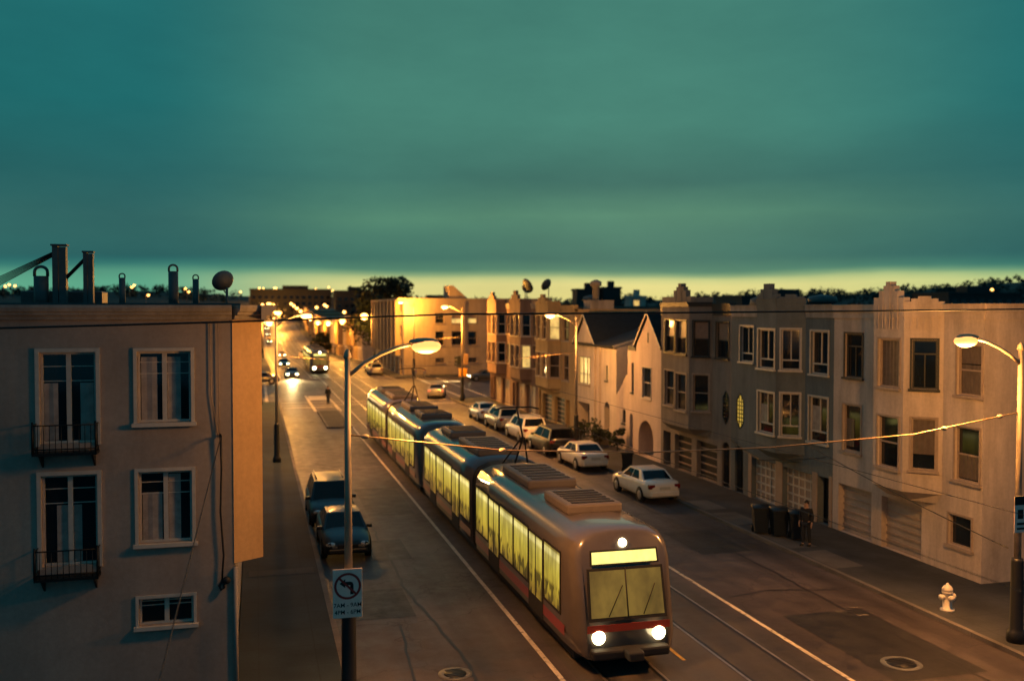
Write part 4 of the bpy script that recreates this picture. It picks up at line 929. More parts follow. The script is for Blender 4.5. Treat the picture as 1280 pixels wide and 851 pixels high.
# ------------------------------------------------------------------ streetcars
def streetcar(label,loc,lead=True,group=None,fmat='head',lit='litgreen'):
    e=thing('streetcar',label,'streetcar',loc,0,group); Lc=22.6
    half=[(0,.38),(1.15,.38),(1.30,.5),(1.35,.95),(1.35,2.72),(1.30,3.0),(1.14,3.24),(.8,3.38),(.4,3.43),(0,3.44)]
    def slant(z): return max(0,z-1.15)*.22
    def ring(y,f,sl,zt=1):
        pts=[(x*f,y+slant(z)*sl,.38+(z-.38)*zt) for x,z in half]; return pts+[(-a,b,c) for a,b,c in pts[-2:0:-1]]
    def section(name,y0,y1,cab0,cab1):
        mb=MB(); rs=[]
        rs+= [ring(y0,.80,1,.965),ring(y0+.10,.90,1,.985),ring(y0+.45,.975,.9,1),ring(y0+1.2,1,.3,1)] if cab0 else [ring(y0,1,0)]
        rs+= [ring(y0+2,1,0),ring(y1-2,1,0)]
        if cab1: rs+=[[(a,2*y1-b-0,c) for a,b,c in r] for r in (ring(y1+1.2,1,.3,1),ring(y1+.45,.975,.9,1),ring(y1+.10,.90,1,.985),ring(y1,.80,1,.965))]; 
        else: rs+=[ring(y1,1,0)]
        # the mirrored cab rings above run inward from y1
        if cab1:
            n=len(rs); rs=rs[:n-4]+[[(a,b,c) for a,b,c in r] for r in ([(p[0],2*y1-(p[1]) ,p[2]) for p in ring(y1+1.2,1,.3,1)],[(p[0],2*y1-p[1],p[2]) for p in ring(y1+.45,.975,.9,1)],[(p[0],2*y1-p[1],p[2]) for p in ring(y1+.10,.90,1,.985)],[(p[0],2*y1-p[1],p[2]) for p in ring(y1,.80,1,.965)])]
        mb.smooth=True; mb.loft(rs); return mb.build(name,M['tram'],e)
    section('body',0,10.9,True,False); section('body',11.7,Lc,False,True)
    mb=MB()
    for i in range(8): 
        f=.92 if i%2 else .97; y=10.9+i*.8/7; mb.loft([[(a*f,y-.03,c) for a,_,c in ring(0,1,0)],[(a*f,y+.03,c) for a,_,c in ring(0,1,0)]])
    mb.build('bellows',M['tramdark'],e)
    X=1.353
    lay=[]   # (kind,y0,y1)
    for base,order in ((0,[('w',1.25,2.62),('d',2.72,4.1),('w',4.2,5.72),('w',5.84,7.4),('d',7.5,8.9),('w',9.0,10.75)]),(11.7,[('w',.12,1.85),('d',1.95,3.35),('w',3.45,5.0),('w',5.12,6.65),('d',6.75,8.15),('w',8.25,9.6)])):
        lay+=[(k,base+a,base+b) for k,a,b in order]
    for sx in (-1,1):
        x=sx*X; o=sx*.004
        for k,a,b in lay:
            if k=='w':
                fr=MB(); 
                for (p,q,r,s) in ((a-.05,a,1.16,2.76),(b,b+.05,1.16,2.76),(a,b,1.16,1.22),(a,b,2.70,2.76)): fr.box(min(x,x+o*5),max(x,x+o*5),p,q,r,s)
                f=fr.build('window',M['tramdark'],e); m=MB(); m.face([(x+o,a,1.22),(x+o,b,1.22),(x+o,b,2.70),(x+o,a,2.70)]); m.build('pane',M[lit if sx<0 else 'litgreen'],f,recalc=False)
            else:
                m=MB(); m.box(min(x-o,x+o*4),max(x-o,x+o*4),a,b,.55,2.72); f=m.build('door',M['tramred' if False else 'tramdark'],e)
                m=MB(); c=(a+b)/2
                for p,q in ((a+.07,c-.04),(c+.04,b-.07)): m.face([(x+o*4.6,p,1.0),(x+o*4.6,q,1.0),(x+o*4.6,q,2.66),(x+o*4.6,p,2.66)])
                m.build('pane',M['litgreen'],f,recalc=False)
        m=MB(); edges=[0.9]+[v for k,a,b in lay if k=='d' for v in (a,b)]+[Lc-.9]
        for p,q in zip(edges[::2],edges[1::2]):
            for s0,s1 in (((p,10.88),(11.72,q)) if p<10.9<q else ((p,q),)): m.box(min(x,x+o),max(x,x+o),s0,s1,.72,.98)
        m.build('stripe',M['tramred'],e)
    # cab front
    yf=-.012
    def fq(hw0,hw1,z0,z1,off): return [(-hw0,slant(z0)+off,z0),(hw0,slant(z0)+off,z0),(hw1,slant(z1)+off,z1),(-hw1,slant(z1)+off,z1)]
    m=MB(); m.prism(fq(1.02,.99,1.30,2.52,-.005),(0,-.012,0)); ws=m.build('windscreen',M['tramdark'],e)
    m=MB(); m.face(fq(.95,.93,1.38,2.46,-.024)); m.build('pane',M['litgreendim'],ws,recalc=False)
    m=MB()
    m.tube([(-.5,slant(1.4)-.035,1.4),(-.1,slant(2.1)-.04,2.1)],.014,5); m.tube([(.4,slant(1.4)-.035,1.4),(.75,slant(2.1)-.04,2.1)],.014,5); m.tube([(0,slant(1.34)-.03,1.34),(0,slant(2.5)-.03,2.5)],.02,5); m.build('wiper',M['tramdark'],ws)
    m=MB(); m.prism(fq(.90,.88,2.58,2.94,-.004),(0,-.02,0)); sg=m.build('destination_sign',M['tramdark'],e)
    m=MB(); m.face(fq(.85,.84,2.62,2.90,-.030)); m.build('lit_panel',M['tramsign'],sg,recalc=False)
    for xx in (-.78,.78):
        m=MB(); m.lathe([(.16,.03),(.17,-.03),(.13,-.05),(.13,-.045),(.001,-.05)][::-1],(xx,0,.92),18,'y'); m.build('headlight',M[fmat],e)
    m=MB(); m.lathe([(.001,-.04),(.10,-.04),(.11,.03)],(0,slant(3.08)+.02,3.08),14,'y'); m.build('headlight',M[fmat],e)
    m=MB(); m.prism([(-1.07,-.002,1.04),(1.07,-.002,1.04),(1.07,-.002,1.22),(-1.07,-.002,1.22)],(0,-.012,0)); m.build('stripe',M['tramred'],e)
    m=MB(); m.bbox(-1.0,1.0,-.22,.1,.42,.66,.06); m.build('bumper',M['tramdark'],e); m=MB(); m.bbox(-.2,.2,-.55,-.15,.45,.68,.05); m.build('coupler',M['tramdark'],e)
    m=MB(); m.box(-1.1,1.1,.9,Lc-.9,.14,.4)
    m.build('underframe',M['tramdark'],e)
    for yy in (2.7,11.3,Lc-2.7):
        m=MB(); m.bbox(-.95,.95,yy-1.1,yy+1.1,.22,.5,.05); bo=m.build('bogie',M['tramdark'],e)
        m=MB()
        for y2 in (-.85,.85):
            for xx in (-.7175,.7175): m.lathe([(.33,-.05),(.36,-.05),(.36,-.03),(.33,-.02),(.33,.06)],(xx,yy+y2,.345),18,'x')
        m.build('wheels',M['rail'],bo)
    for y0,y1 in ((2.4,4.6),(6.2,9.4),(13.0,16.6),(18.2,20.4)):
        m=MB(); m.bbox(-.78,.78,y0,y1,3.38,3.66,.07); u=m.build('roof_unit',M['tramroof'],e)
        m=MB()
        for k2 in range(6): m.box(-.6,.6,y0+.15+(y1-y0-.3)*k2/6,y0+.15+(y1-y0-.3)*(k2+.5)/6,3.662,3.68)
        m.build('vent',M['tramdark'],u)
    m=MB()
    m.tube([(0,10.6,3.5),(-.0,9.6,4.5),(0,10.4,5.42)],.035,6); m.tube([(-.45,10.6,3.5),(-.05,9.6,4.5)],.03,6); m.tube([(.45,10.6,3.5),(.05,9.6,4.5)],.03,6); m.tube([(-.8,10.4,5.38),(-.5,10.4,5.45),(.5,10.4,5.45),(.8,10.4,5.38)],.03,6)
    m.build('pantograph',M['tramdark'],e)
    return e
T1=streetcar('leading streetcar with bright headlights and glowing yellow windows, front car of the train',(8.7,21.6,0))
T2=streetcar('second streetcar coupled behind the leading one, its lit windows running up the street',(8.7,44.75,0),fmat='headoff')
T3=streetcar('distant streetcar stopped with lights on at the far side of the crossing',(8.7,138,Pz(145)),fmat='headfar')

# ------------------------------------------------------------------ street lamps
LC=(1,.425,.09)
def lampthing(label,h=8.03,arm=1.65,far=False,group=None):
    e=thing('street_lamp',label,'street lamp',(0,0,0),0,group); pt=h-.25
    mb=MB(); mb.tube([(0,0,2.3),(0,0,pt)],[.092,.062],12); mb.lathe([(.08,pt),(.09,pt+.05),(.05,pt+.16),(.01,pt+.2)],n=10); mb.build('pole',M['galv'],e)
    mb=MB(); mb.lathe([(.24,0),(.24,.35),(.20,.42),(.165,.5),(.155,2.25),(.14,2.32)],n=14); mb.build('base_sleeve',M['blackpaint'],e)
    mb=MB(); mb.tube([(.05,0,pt-.35),(.35,0,pt-.12),(.7,0,pt+.07),(arm*.65,0,h-.03),(arm-.25,0,h+.04)],[.045,.045,.042,.04,.038],10); mb.build('arm',M['galv'],e)
    mb=MB(); mb.ball((arm,0,h+.09),.14,14,8,2.4,1.0,.6); hd=mb.build('lamp_head',M['galv'],e)
    mb=MB(); mb.ball((arm+.05,0,h-.01),.17,14,8,1.95,1.15,.95) if not far else mb.ball((arm,0,h),.62,10,6,1,1,.85); mb.build('lens',M['lensfar' if far else 'lens' if h<8.2 else 'lensmid'],hd)  # far lens oversized, the lamp's glare built into its shape
    return e
def lampglow(x,y,z,power,rad=.34):
    l=bpy.data.lights.new('sodium_light','POINT'); l.energy=power; l.color=LC if y<80 else (1,.39,.05); l.shadow_soft_size=rad
    o=bpy.data.objects.new('sodium_light',l); COL.objects.link(o); o.location=(x,y,z-.42); return o
PW=1400
la=lampthing('grey lamp post by the left pavement carrying the no-turn sign'); la.location=(1.88,20.7,.0); lampglow(3.6,20.7,8.0,PW*.42)
lb=dup(la,(19.22,20.7,0),PI,'grey lamp post at the right edge beside the hydrant, small sign on it'); lampglow(17.5,20.7,8.03,PW*1.45)
lc=lampthing('lamp post on the left pavement at the edge of the tan block',8.5); lc.location=(1.1,56.5,.0); lampglow(2.8,56.5,8.5,PW)
ld=dup(lc,(19.2,56.5,.0),PI,'lamp post in front of the ochre house above the parked cars'); lampglow(17.5,56.5,8.45,PW*1.4)
le=lampthing('tall lamp post at the corner by the traffic signal',9.05); le.location=(19.1,90.2,.1); le.rotation_euler.z=PI; lampglow(17.4,90.2,9.0,PW*6)
lf=lampthing('tallest lamp post lighting the corner building across the crossing',9.8,1.7); lf.location=(20.2,126.2,.1); lf.rotation_euler.z=PI; lampglow(18.4,126.2,9.8,PW*5.5)
lampglow(1.6,92,8.3,PW*5); lg=dup(lc,(.3,92.2,.1),0,'lamp post on the far left corner of the crossing')
FAR=lampthing('distant street lamp glowing on the climbing street',8.2,1.65,True,'distant street lamps'); FAR.location=(19.2,162,Pz(162)); FAR.rotation_euler.z=PI
lampglow(17.4,162,7.8,PW*9)
rng=random.Random(5)
u=204; i=0
while u<1010:
    z=Pz(u); dup(FAR,(19.2,u,z),PI); 
    if u<340: lampglow(17.4,u,z+8,PW*9)
    if u>225: dup(FAR,(1.5,u-18,Pz(u-18)),0)
    if 340<u<760 and i%2: lampglow(10,u,z+9,PW*22,.5)  # added light over mid-street without a lamp post, brightens the far road
    if u<330: lampglow(3.2,u-18,Pz(u-18)+8,PW*8)
    u+=41 if u<300 else 36; i+=1
rng=random.Random(11)
for k in range(34):
    u=rng.uniform(330,930); v=rng.choice((-1,1,1))*rng.uniform(8,22+u*.05)+12
    if v<4: v=rng.uniform(4,6)
    dup(FAR,(v,u,Tz(u,v)-.3),rng.choice((0,PI)))
HL=lampthing('small street lamp burning on the dark hillside',8.0,1.2,True,'lamps on the dark hillside')
pts=[(5,358),(10,356),(17,357.5),(107,355),(163,359),(166,357),(183,369),(230,361),(234,365),(299,365),(312,368),(1237,362),(728,372),(735,373),(742,371)]; first=True
for px,py in pts:
    t=(px-640)/1200; a=math.atan(t)+R(14.93); 
    for r in range(330,980,5):
        v,u=r*math.sin(a),r*math.cos(a); dd=r*math.cos(math.atan(t))
        if Tz(u,v)+8>=8.8+(388-py)*dd/1200 or r>=970:
            break
    if first: HL.location=(v,u,Tz(u,v)); first=False
    else: dup(HL,(v,u,Tz(u,v)))
# the cut-off optics of the near lamps throw most of their light down on the roadway
for x,y,z,s,e in ((3.6,20.7,7.95,1,2600),(17.5,20.7,7.95,-1,3600),(2.8,56.5,8.4,1,3600),(17.5,56.5,8.4,-1,3600)):
    l=bpy.data.lights.new('sodium_downlight','SPOT'); l.energy=e; l.color=(1,.37,.085); l.spot_size=R(128); l.spot_blend=.9; l.shadow_soft_size=.3
    o=bpy.data.objects.new('sodium_downlight',l); COL.objects.link(o); o.location=(x,y,z-.45); o.rotation_euler=(0,-R(24)*s,0)
# streetcar headlights throw light on the rails
for xx in (-.78,.78):
    l=bpy.data.lights.new('headlight_beam','SPOT'); l.energy=900; l.color=(1,.62,.16); l.spot_size=R(70); l.spot_blend=.8; l.shadow_soft_size=.12
    o=bpy.data.objects.new('headlight_beam',l); COL.objects.link(o); o.location=(8.7+xx,21.5,.92); o.rotation_euler=(R(78),0,PI)
for x,y in ((4.5,127.2),(27.8-2.4,117.2)):
    l=bpy.data.lights.new('headlight_beam','SPOT'); l.energy=9000; l.color=(1,.66,.25); l.spot_size=R(70); l.spot_blend=.8; l.shadow_soft_size=.2
    o=bpy.data.objects.new('headlight_beam',l); COL.objects.link(o); o.location=(x,y,.7); o.rotation_euler=(R(80),0,PI if x<10 else R(90))

# ------------------------------------------------------------------ signs
def text_mesh(body,size,mat,parent,loc,rot,name='lettering'):
    c=bpy.data.curves.new('lettering','FONT'); c.body=body; c.size=size; c.align_x='CENTER'; c.align_y='CENTER'; c.extrude=.001; c.offset=.001
    o=bpy.data.objects.new('tmp',c); COL.objects.link(o); dg=bpy.context.evaluated_depsgraph_get(); me=bpy.data.meshes.new_from_object(o.evaluated_get(dg)); bpy.data.objects.remove(o)
    me.materials.clear(); me.materials.append(mat); q=bpy.data.objects.new(name,me); COL.objects.link(q); q.parent=parent; q.location=loc; q.rotation_euler=rot; return q
sg=thing('road_sign','white no-left-turn sign with red ring and black arrow, on the lamp post','road sign',(1.84,20.5,2.26))
mb=MB(); mb.bbox(-.31,.31,-.012,.0,0,1.05,.005); mb.build('plate',M['signwhite'],sg)
mb=MB(); mb.box(-.12,.12,.0,.06,.3,.36); mb.box(-.12,.12,.0,.06,.8,.86); mb.build('bracket',M['galv'],sg)
def ringpts(c,r0,r1,n=40):
    mb=MB()
    for k in range(n):
        a,b=2*PI*k/n,2*PI*(k+1)/n
        mb.face([(c[0]+r*math.cos(t),c[1],c[2]+r*math.sin(t)) for r,t in ((r0,a),(r1,a),(r1,b),(r0,b))])
    return mb
c=(0,-.0165,.68); mb=ringpts(c,.235,.285); d=.017; q=.245*.7071
mb.face([(-q-d,-.0185,.68+q-d),(-q+d,-.0185,.68+q+d),(q+d,-.0185,.68-q+d),(q-d,-.0185,.68-q-d)]); mb.build('red_ring',M['signred'],sg,recalc=False)
mb=MB(); y=-.0150
mb.face([(.055,y,.50),(.125,y,.50),(.125,y,.70),(.055,y,.70)]); mb.face([(.125,y,.70),(.105,y,.755),(.06,y,.775),(.055,y,.70)]); mb.face([(-.05,y,.705),(.055,y,.70),(.06,y,.775),(-.05,y,.775)]); mb.face([(-.05,y,.835),(-.17,y,.74),(-.05,y,.645)])
mb.build('turn_arrow',M['signblack'],sg,recalc=False)
text_mesh('7AM - 9AM',.125,M['signblack'],sg,(0,-.014,.27),(PI/2,0,0)); text_mesh('4PM - 6PM',.125,M['signblack'],sg,(0,-.014,.12),(PI/2,0,0))
s2=thing('street_sign','small dark-topped white notice sign on the right-hand lamp post','street sign',(19.16,20.5,3.05))
mb=MB(); mb.bbox(-.25,.25,-.012,0,0,.95,.005); mb.build('plate',M['signwhite'],s2)
mb=MB(); mb.box(-.25,.25,-.016,-.0125,.72,.95); mb.build('header',M['signblack'],s2)
mb=MB(); mb.box(-.15,.02,-.016,-.0125,.36,.60); mb.box(.06,.17,-.016,-.0125,.50,.58); mb.box(.06,.17,-.016,-.0125,.38,.44); mb.box(-.17,.17,-.016,-.0125,.20,.26); mb.box(-.17,.10,-.016,-.0125,.08,.13); mb.build('symbols',M['signblack'],s2)
mb=MB(); mb.box(-.1,.1,0,.09,.4,.46); mb.build('bracket',M['galv'],s2)
# traffic signal at the corner
ts=thing('traffic_signal','traffic signal with yellow housing on a black post at the corner','traffic signal',(19.8,93.2,.12))
mb=MB(); mb.lathe([(.2,0),(.2,.3),(.10,.4),(.09,2.5),(.06,4.6)],n=12); mb.build('post',M['blackpaint'],ts)
mb=MB(); mb.bbox(-.45,.35,-.5,-.1,2.15,2.95,.04); mb.build('pedestrian_signal',plain('signal_yellow',(.62,.30,.03),.5,var=.15),ts)
mb=MB(); mb.bbox(-.62,-.22,-.3,.1,3.1,4.2,.04)
for k in range(3): mb.tube([(-.62,-.1,3.3+.35*k),(-.85,-.1,3.3+.35*k)],.13,10,cap=False)
mb.build('signal_head',M['blackpaint'],ts)
mb=MB(); mb.bbox(.0,.45,-.45,-.1,3.3,4.4,.04); mb.build('signal_head',M['brown'],ts)
for px,py in ((20.4,125.9),(21.6,125.9)):
    b=thing('bollard','short pale bollard on the pavement in front of the corner building','bollard',(px,py,.12),group='pale bollards'); mb=MB(); mb.lathe([(.14,0),(.14,.85),(.1,.95),(.02,1.0)],n=12); mb.build('post',M['whitetrim'],b); mb=MB(); mb.lathe([(.146,.7),(.146,.8)],n=12); mb.build('band',M['signred'],b)
# ------------------------------------------------------------------ hydrant, bins
hy=thing('fire_hydrant','stubby white fire hydrant on the right pavement near the kerb','fire hydrant',(19.3,23.4,.12))
mb=MB(); mb.lathe([(.20,0),(.20,.05),(.13,.07),(.125,.5),(.155,.52),(.155,.56)],n=16); mb.build('barrel',M['hydrant'],hy)
mb=MB(); mb.lathe([(.155,.56),(.15,.64),(.11,.71),(.05,.75),(.035,.79),(.01,.80)],n=16); mb.build('bonnet',M['hydrant'],hy)
for a in (0,PI/2,PI):
    mb=MB(); dx,dy=math.cos(a+PI),math.sin(a+PI); mb.tube([(dx*.1,dy*.1,.40),(dx*.2,dy*.2,.40)],.07,10); mb.tube([(dx*.2,dy*.2,.40),(dx*.24,dy*.24,.40)],.085,8); mb.build('outlet',M['hydrant'],hy)
def bin_(label,loc,rz,group='wheelie bins'):
    e=thing('wheelie_bin',label,'bin',loc,rz,group); mb=MB(); mb.hexa([(-.24,-.26,.08),(.24,-.26,.08),(.24,.26,.08),(-.24,.26,.08),(-.31,-.34,1.0),(.31,-.34,1.0),(.31,.36,1.0),(-.31,.36,1.0)]); mb.bbox(-.33,.33,-.36,.38,.96,1.01,.015); mb.build('body',M['bin'],e)
    mb=MB(); mb.smooth=True; mb.loft([[(x,-.40,1.02),(x,-.40,1.05),(x,0,1.12),(x,.38,1.10),(x,.38,1.02)] for x in (-.34,.34)]); mb.build('lid',M['bin'],e)
    for sx in (-1,1): mb=MB(); mb.lathe([(.12,-.03),(.13,0),(.12,.03)],(sx*.27,.28,.13),14,'x'); mb.build('wheel',M['rubber'],e)
    mb=MB(); mb.tube([(-.28,.38,.98),(-.28,.46,1.0),(.28,.46,1.0),(.28,.38,.98)],.016,6); mb.build('handle',M['bin'],e)
    return e
b=bin_('dark wheelie bin furthest from the standing person, near the kerb',(18.98,33.5,.12),R(-20)); 
dup(b,(19.4,32.85,.12),R(-14),'dark wheelie bin in the middle of the three by the standing person'); dup(b,(19.8,32.2,.12),R(-24),'dark wheelie bin right next to the standing person')
dup(b,(19.35,48.4,.12),R(160),'dark wheelie bin alone on the pavement beside the last white sedan')

# ------------------------------------------------------------------ people
def skin_mesh(name,verts,edges,radii,mat,parent,sub=2):
    me=bpy.data.meshes.new(name); me.from_pydata(verts,edges,[]); o=bpy.data.objects.new(name,me); COL.objects.link(o)
    o.modifiers.new('s','SKIN'); 
    for i,r in enumerate(radii): sv=me.skin_vertices[0].data[i]; sv.radius=(r,r) if isinstance(r,(int,float)) else r; sv.use_root=(i==0)
    m=o.modifiers.new('d','SUBSURF'); m.levels=sub; m.render_levels=sub
    dg=bpy.context.evaluated_depsgraph_get(); n=bpy.data.meshes.new_from_object(o.evaluated_get(dg)); bpy.data.objects.remove(o)
    n.name=name; n.materials.clear(); n.materials.append(mat)
    for p in n.polygons: p.use_smooth=True
    q=bpy.data.objects.new(name,n); COL.objects.link(q); q.parent=parent; return q
def person(label,loc,rz,H=1.75,stride=.12):
    e=thing('person',label,'person',loc,rz); k=H/1.75; V=[];E=[];Rr=[]
    def add(p,r,par=None):
        V.append(tuple(c*k for c in p)); Rr.append(r*k if isinstance(r,(int,float)) else tuple(a*k for a in r)); 
        if par is not None: E.append((par,len(V)-1))
        return len(V)-1
    pel=add((0,0,.95),(.15,.11)); ab=add((0,0,1.10),(.14,.10),pel); ch=add((0,.01,1.32),(.17,.11),ab); nk=add((0,.01,1.48),.06,ch); hd=add((0,-.01,1.58),(.078,.085),nk); tp=add((0,-.005,1.68),(.07,.08),hd)
    nose=add((0,-.105,1.60),.014,hd)
    for s in (-1,1):
        hp=add((s*.10,0,.88),.085,pel); kn=add((s*.105,-.02+s*stride*.4,.50),.058,hp); an=add((s*.11,s*stride*.8+.02,.09),.040,kn); add((s*.12,s*stride*.8-.14,.045),.036,an)
        sh=add((s*.185,.01,1.40),.058,ch); el=add((s*.24,.03,1.14),.042,sh); wr=add((s*.25,-.05,.90),.030,el); pa=add((s*.25,-.065,.83),(.024,.036),wr)
        for q,dl in ((-.028,.072),(-.010,.082),(.009,.078),(.027,.062)):
            f1=add((s*.252,-.066+q,.79),.009,pa); add((s*.245,-.068+q*1.05,.79-dl),.0075,f1)
        th=add((s*.245,-.105,.82),.010,pa); add((s*.24,-.12,.775),.008,th)
        add((s*.078,.0,1.585),.016,hd)
    skin_mesh('body',V,E,Rr,M['skin'],e)
    # coat, trousers, shoes, hair over the body
    cv=[(0,0,.86),(0,0,1.08),(0,.01,1.33),(0,.012,1.45)]; cr=[(.185,.145),(.17,.13),(.195,.135),(.10,.085)]; ce=[(0,1),(1,2),(2,3)]
    for s in (-1,1):
        i=len(cv); cv+=[(s*.19,.01,1.40),(s*.245,.03,1.14),(s*.252,-.04,.93)]; cr+=[.078,.062,.05]; ce+=[(2,i),(i,i+1),(i+1,i+2)]
    skin_mesh('coat',[tuple(c*k for c in v) for v in cv],ce,[r*k if isinstance(r,float) else (r[0]*k,r[1]*k) for r in cr],M['coat'],e)
    tv=[(0,0,.93)]; tr=[(.155,.12)]; te=[]
    for s in (-1,1):
        i=len(tv); tv+=[(s*.10,0,.86),(s*.105,-.02+s*stride*.4,.50),(s*.11,s*stride*.8+.02,.10)]; tr+=[.10,.074,.062]; te+=[(0,i),(i,i+1),(i+1,i+2)]
    skin_mesh('trousers',[tuple(c*k for c in v) for v in tv],te,[r*k if isinstance(r,float) else (r[0]*k,r[1]*k) for r in tr],M['jeans'],e)
    mb=MB()
    for s in (-1,1): mb.ball((s*.118*k,(s*stride*.8-.06)*k,.05*k),.055*k,12,8,1,2.4,.9)
    mb.build('shoes',M['shoe'],e)
    mb=MB(); mb.ball((0,.022*k,1.655*k),.098*k,14,10,.98,1.05,.98); mb.build('hair',M['hair'],e)
    mb=MB()
    for s in (-1,1): mb.ball((s*.032*k,-.085*k,1.615*k),.011*k,8,6)
    mb.ball((0,-.088*k,1.545*k),.016*k,8,6,1.6,.6,.5); mb.build('face_features',M['hair'],e)
    return e
person('person in a dark coat standing on the marked island in mid-street',(6.5,91.6,0),R(20),1.72)
person('person in dark clothes standing on the pavement by the wheelie bins',(19.55,31.2,.12),R(-60),1.70,.08)

# ------------------------------------------------------------------ wires
def wire(name,label,pts,r,mat,group=None,sag=0,cat='wire'):
    mb=MB(); p=[]
    for a,b in zip(pts,pts[1:]):
        a,b=Vector(a),Vector(b); n=14
        for i in range(n+(b==Vector(pts[-1]))): t=i/n; q=a.lerp(b,t); q.z-=sag*4*t*(1-t); p.append(q)
    mb.tube(p,r,6); return tag(mb.build(name,mat),label,cat,group)
wire('overhead_cable','thick dark cable crossing the whole street just below the skyline',[(-12,19.6,8.35),(4,19.9,8.72),(34,20.4,9.05)],.023,M['wire'],sag=.05)
sp=wire('span_wire','bronze span wire slung between the two nearest lamp posts',[(1.95,20.7,6.13),(5.3,20.7,5.68),(8.7,20.7,5.50),(12,20.7,5.50),(16,20.7,5.68),(19.2,20.7,6.15)],.018,M['wirelit'])
for x,z in ((2.25,6.09),(16.9,5.80),(18.6,6.06),(5.3,5.68)): mb=MB(); mb.ball((x,20.7,z),.055,10,6,1.7,1,1); mb.build('insulator',M['galv'],sp)
wire('span_wire','bronze span wire slung between the second pair of lamp posts',[(1.2,56.5,6.2),(8.7,56.5,5.5),(12,56.5,5.5),(19.2,56.5,6.2)],.016,M['wirelit'])
wire('span_wire','bronze span wire slung across the street at the crossing',[(.3,92.2,6.3),(8.7,91.3,5.5),(12,91,5.5),(19.1,90.2,6.3)],.016,M['wirelit'])
wire('contact_wire','overhead trolley wire above the near track',[(8.7,u,5.49) for u in (-20,20.7,56.5,91.3,130)],.007,M['wire'])
wire('contact_wire','overhead trolley wire above the track nearer the parked cars',[(12,u,5.49) for u in (-20,20.7,56.5,91,130)],.007,M['wire'])
wire('service_wire','dark service wire running down past the tan block windows',[(-.79,22.65,5.95),(-1.35,12.5,3.6)],.012,M['wire'])
wire('service_wire','dark service wire stretched low across the cream house front',[(20.9,33.4,3.55),(19.1,20.9,2.55)],.014,M['wire'],sag=.1)
wire('service_wire','dark drooping service wire along the slate house garages',[(22.1,42.0,2.6),(21.2,37.5,2.3),(21.9,33.6,2.95)],.022,M['wire'],sag=.05)

# ------------------------------------------------------------------ world, sun, camera
w=bpy.data.worlds.new('World'); scene.world=w; w.use_nodes=True; nt=w.node_tree; nt.nodes.clear()
N=lambda t,**k:(lambda q:[setattr(q,a,b) for a,b in k.items()] and q or q)(nt.nodes.new(t))
tc=nt.nodes.new('ShaderNodeTexCoord'); sep=nt.nodes.new('ShaderNodeSeparateXYZ'); nt.links.new(tc.outputs['Generated'],sep.inputs[0])
mp=nt.nodes.new('ShaderNodeMapping'); mp.inputs['Scale'].default_value=(1.6,1.6,9); nt.links.new(tc.outputs['Generated'],mp.inputs['Vector'])
nz=nt.nodes.new('ShaderNodeTexNoise'); nz.inputs['Scale'].default_value=1.7; nz.inputs['Detail'].default_value=5; nz.inputs['Roughness'].default_value=.5; nt.links.new(mp.outputs[0],nz.inputs['Vector'])
def mth(op,a,b):
    q=nt.nodes.new('ShaderNodeMath'); q.operation=op
    for i,x in enumerate((a,b)):
        if isinstance(x,(int,float)): q.inputs[i].default_value=x
        else: nt.links.new(x,q.inputs[i])
    return q.outputs[0]
n0=mth('SUBTRACT',nz.outputs['Fac'],.5); el=mth('ADD',sep.outputs['Z'],mth('MULTIPLY',n0,mth('ADD',mth('MULTIPLY',sep.outputs['Z'],.30),.006)))
def srgb(r,g,b): f=lambda c:(c/255/12.92 if c<=10 else ((c/255+.055)/1.055)**2.4); return (f(r),f(g),f(b),1)
def ramp(stops):
    q=nt.nodes.new('ShaderNodeValToRGB'); e=q.color_ramp.elements
    while len(e)<len(stops): e.new(.5)
    for i,(z,c) in enumerate(stops): e[i].position=z; e[i].color=c
    return q
sc_=mth('MULTIPLY',el,1/.62)
def hi(a): return [(z,srgb(*c)) for z,c in zip((.052,.075,.095,.13,.20,.31),a)]+[(.42,(.065,.21,.27,1)),(.6,(.055,.195,.29,1))]
HC=hi(((60,116,104),(70,124,108),(80,134,112),(60,114,104),(70,132,118),(66,126,114))); HS=hi(((40,98,98),(46,102,100),(48,104,102),(36,98,99),(28,104,106),(32,106,108)))
A=[(0,srgb(224,212,130)),(.027,srgb(222,215,140)),(.033,srgb(196,204,136)),(.037,srgb(126,164,122)),(.0415,srgb(78,132,110))]+HC
B=[(0,srgb(96,168,140)),(.027,srgb(92,166,136)),(.036,srgb(84,152,128)),(.044,srgb(52,120,112)),(.050,srgb(38,102,102))]+HS
C=[(0,srgb(200,205,132)),(.027,srgb(190,206,138)),(.033,srgb(154,186,130)),(.037,srgb(96,150,120)),(.042,srgb(52,118,108))]+HS
ra=ramp([(z/.62,c) for z,c in A]); rb=ramp([(z/.62,c) for z,c in B]); rc=ramp([(z/.62,c) for z,c in C])
for r_ in (ra,rb,rc): nt.links.new(sc_,r_.inputs[0])
dv=mth('DIVIDE',sep.outputs['X'],mth('MAXIMUM',sep.outputs['Y'],.05))
def mrange(v,a,b):
    q=nt.nodes.new('ShaderNodeMapRange'); q.interpolation_type='SMOOTHSTEP'; q.inputs['From Min'].default_value=a; q.inputs['From Max'].default_value=b; nt.links.new(v,q.inputs['Value']); return q.outputs[0]
def mixc(f,a,b):
    q=nt.nodes.new('ShaderNodeMixRGB'); nt.links.new(f,q.inputs[0]); nt.links.new(a,q.inputs[1]); nt.links.new(b,q.inputs[2]); return q.outputs[0]
lf_=mrange(dv,-.12,.14)                                   # left flank of the afterglow
hl=mth('SQRT',mth('ADD',mth('MULTIPLY',sep.outputs['X'],sep.outputs['X']),mth('MULTIPLY',sep.outputs['Y'],sep.outputs['Y'])),0)
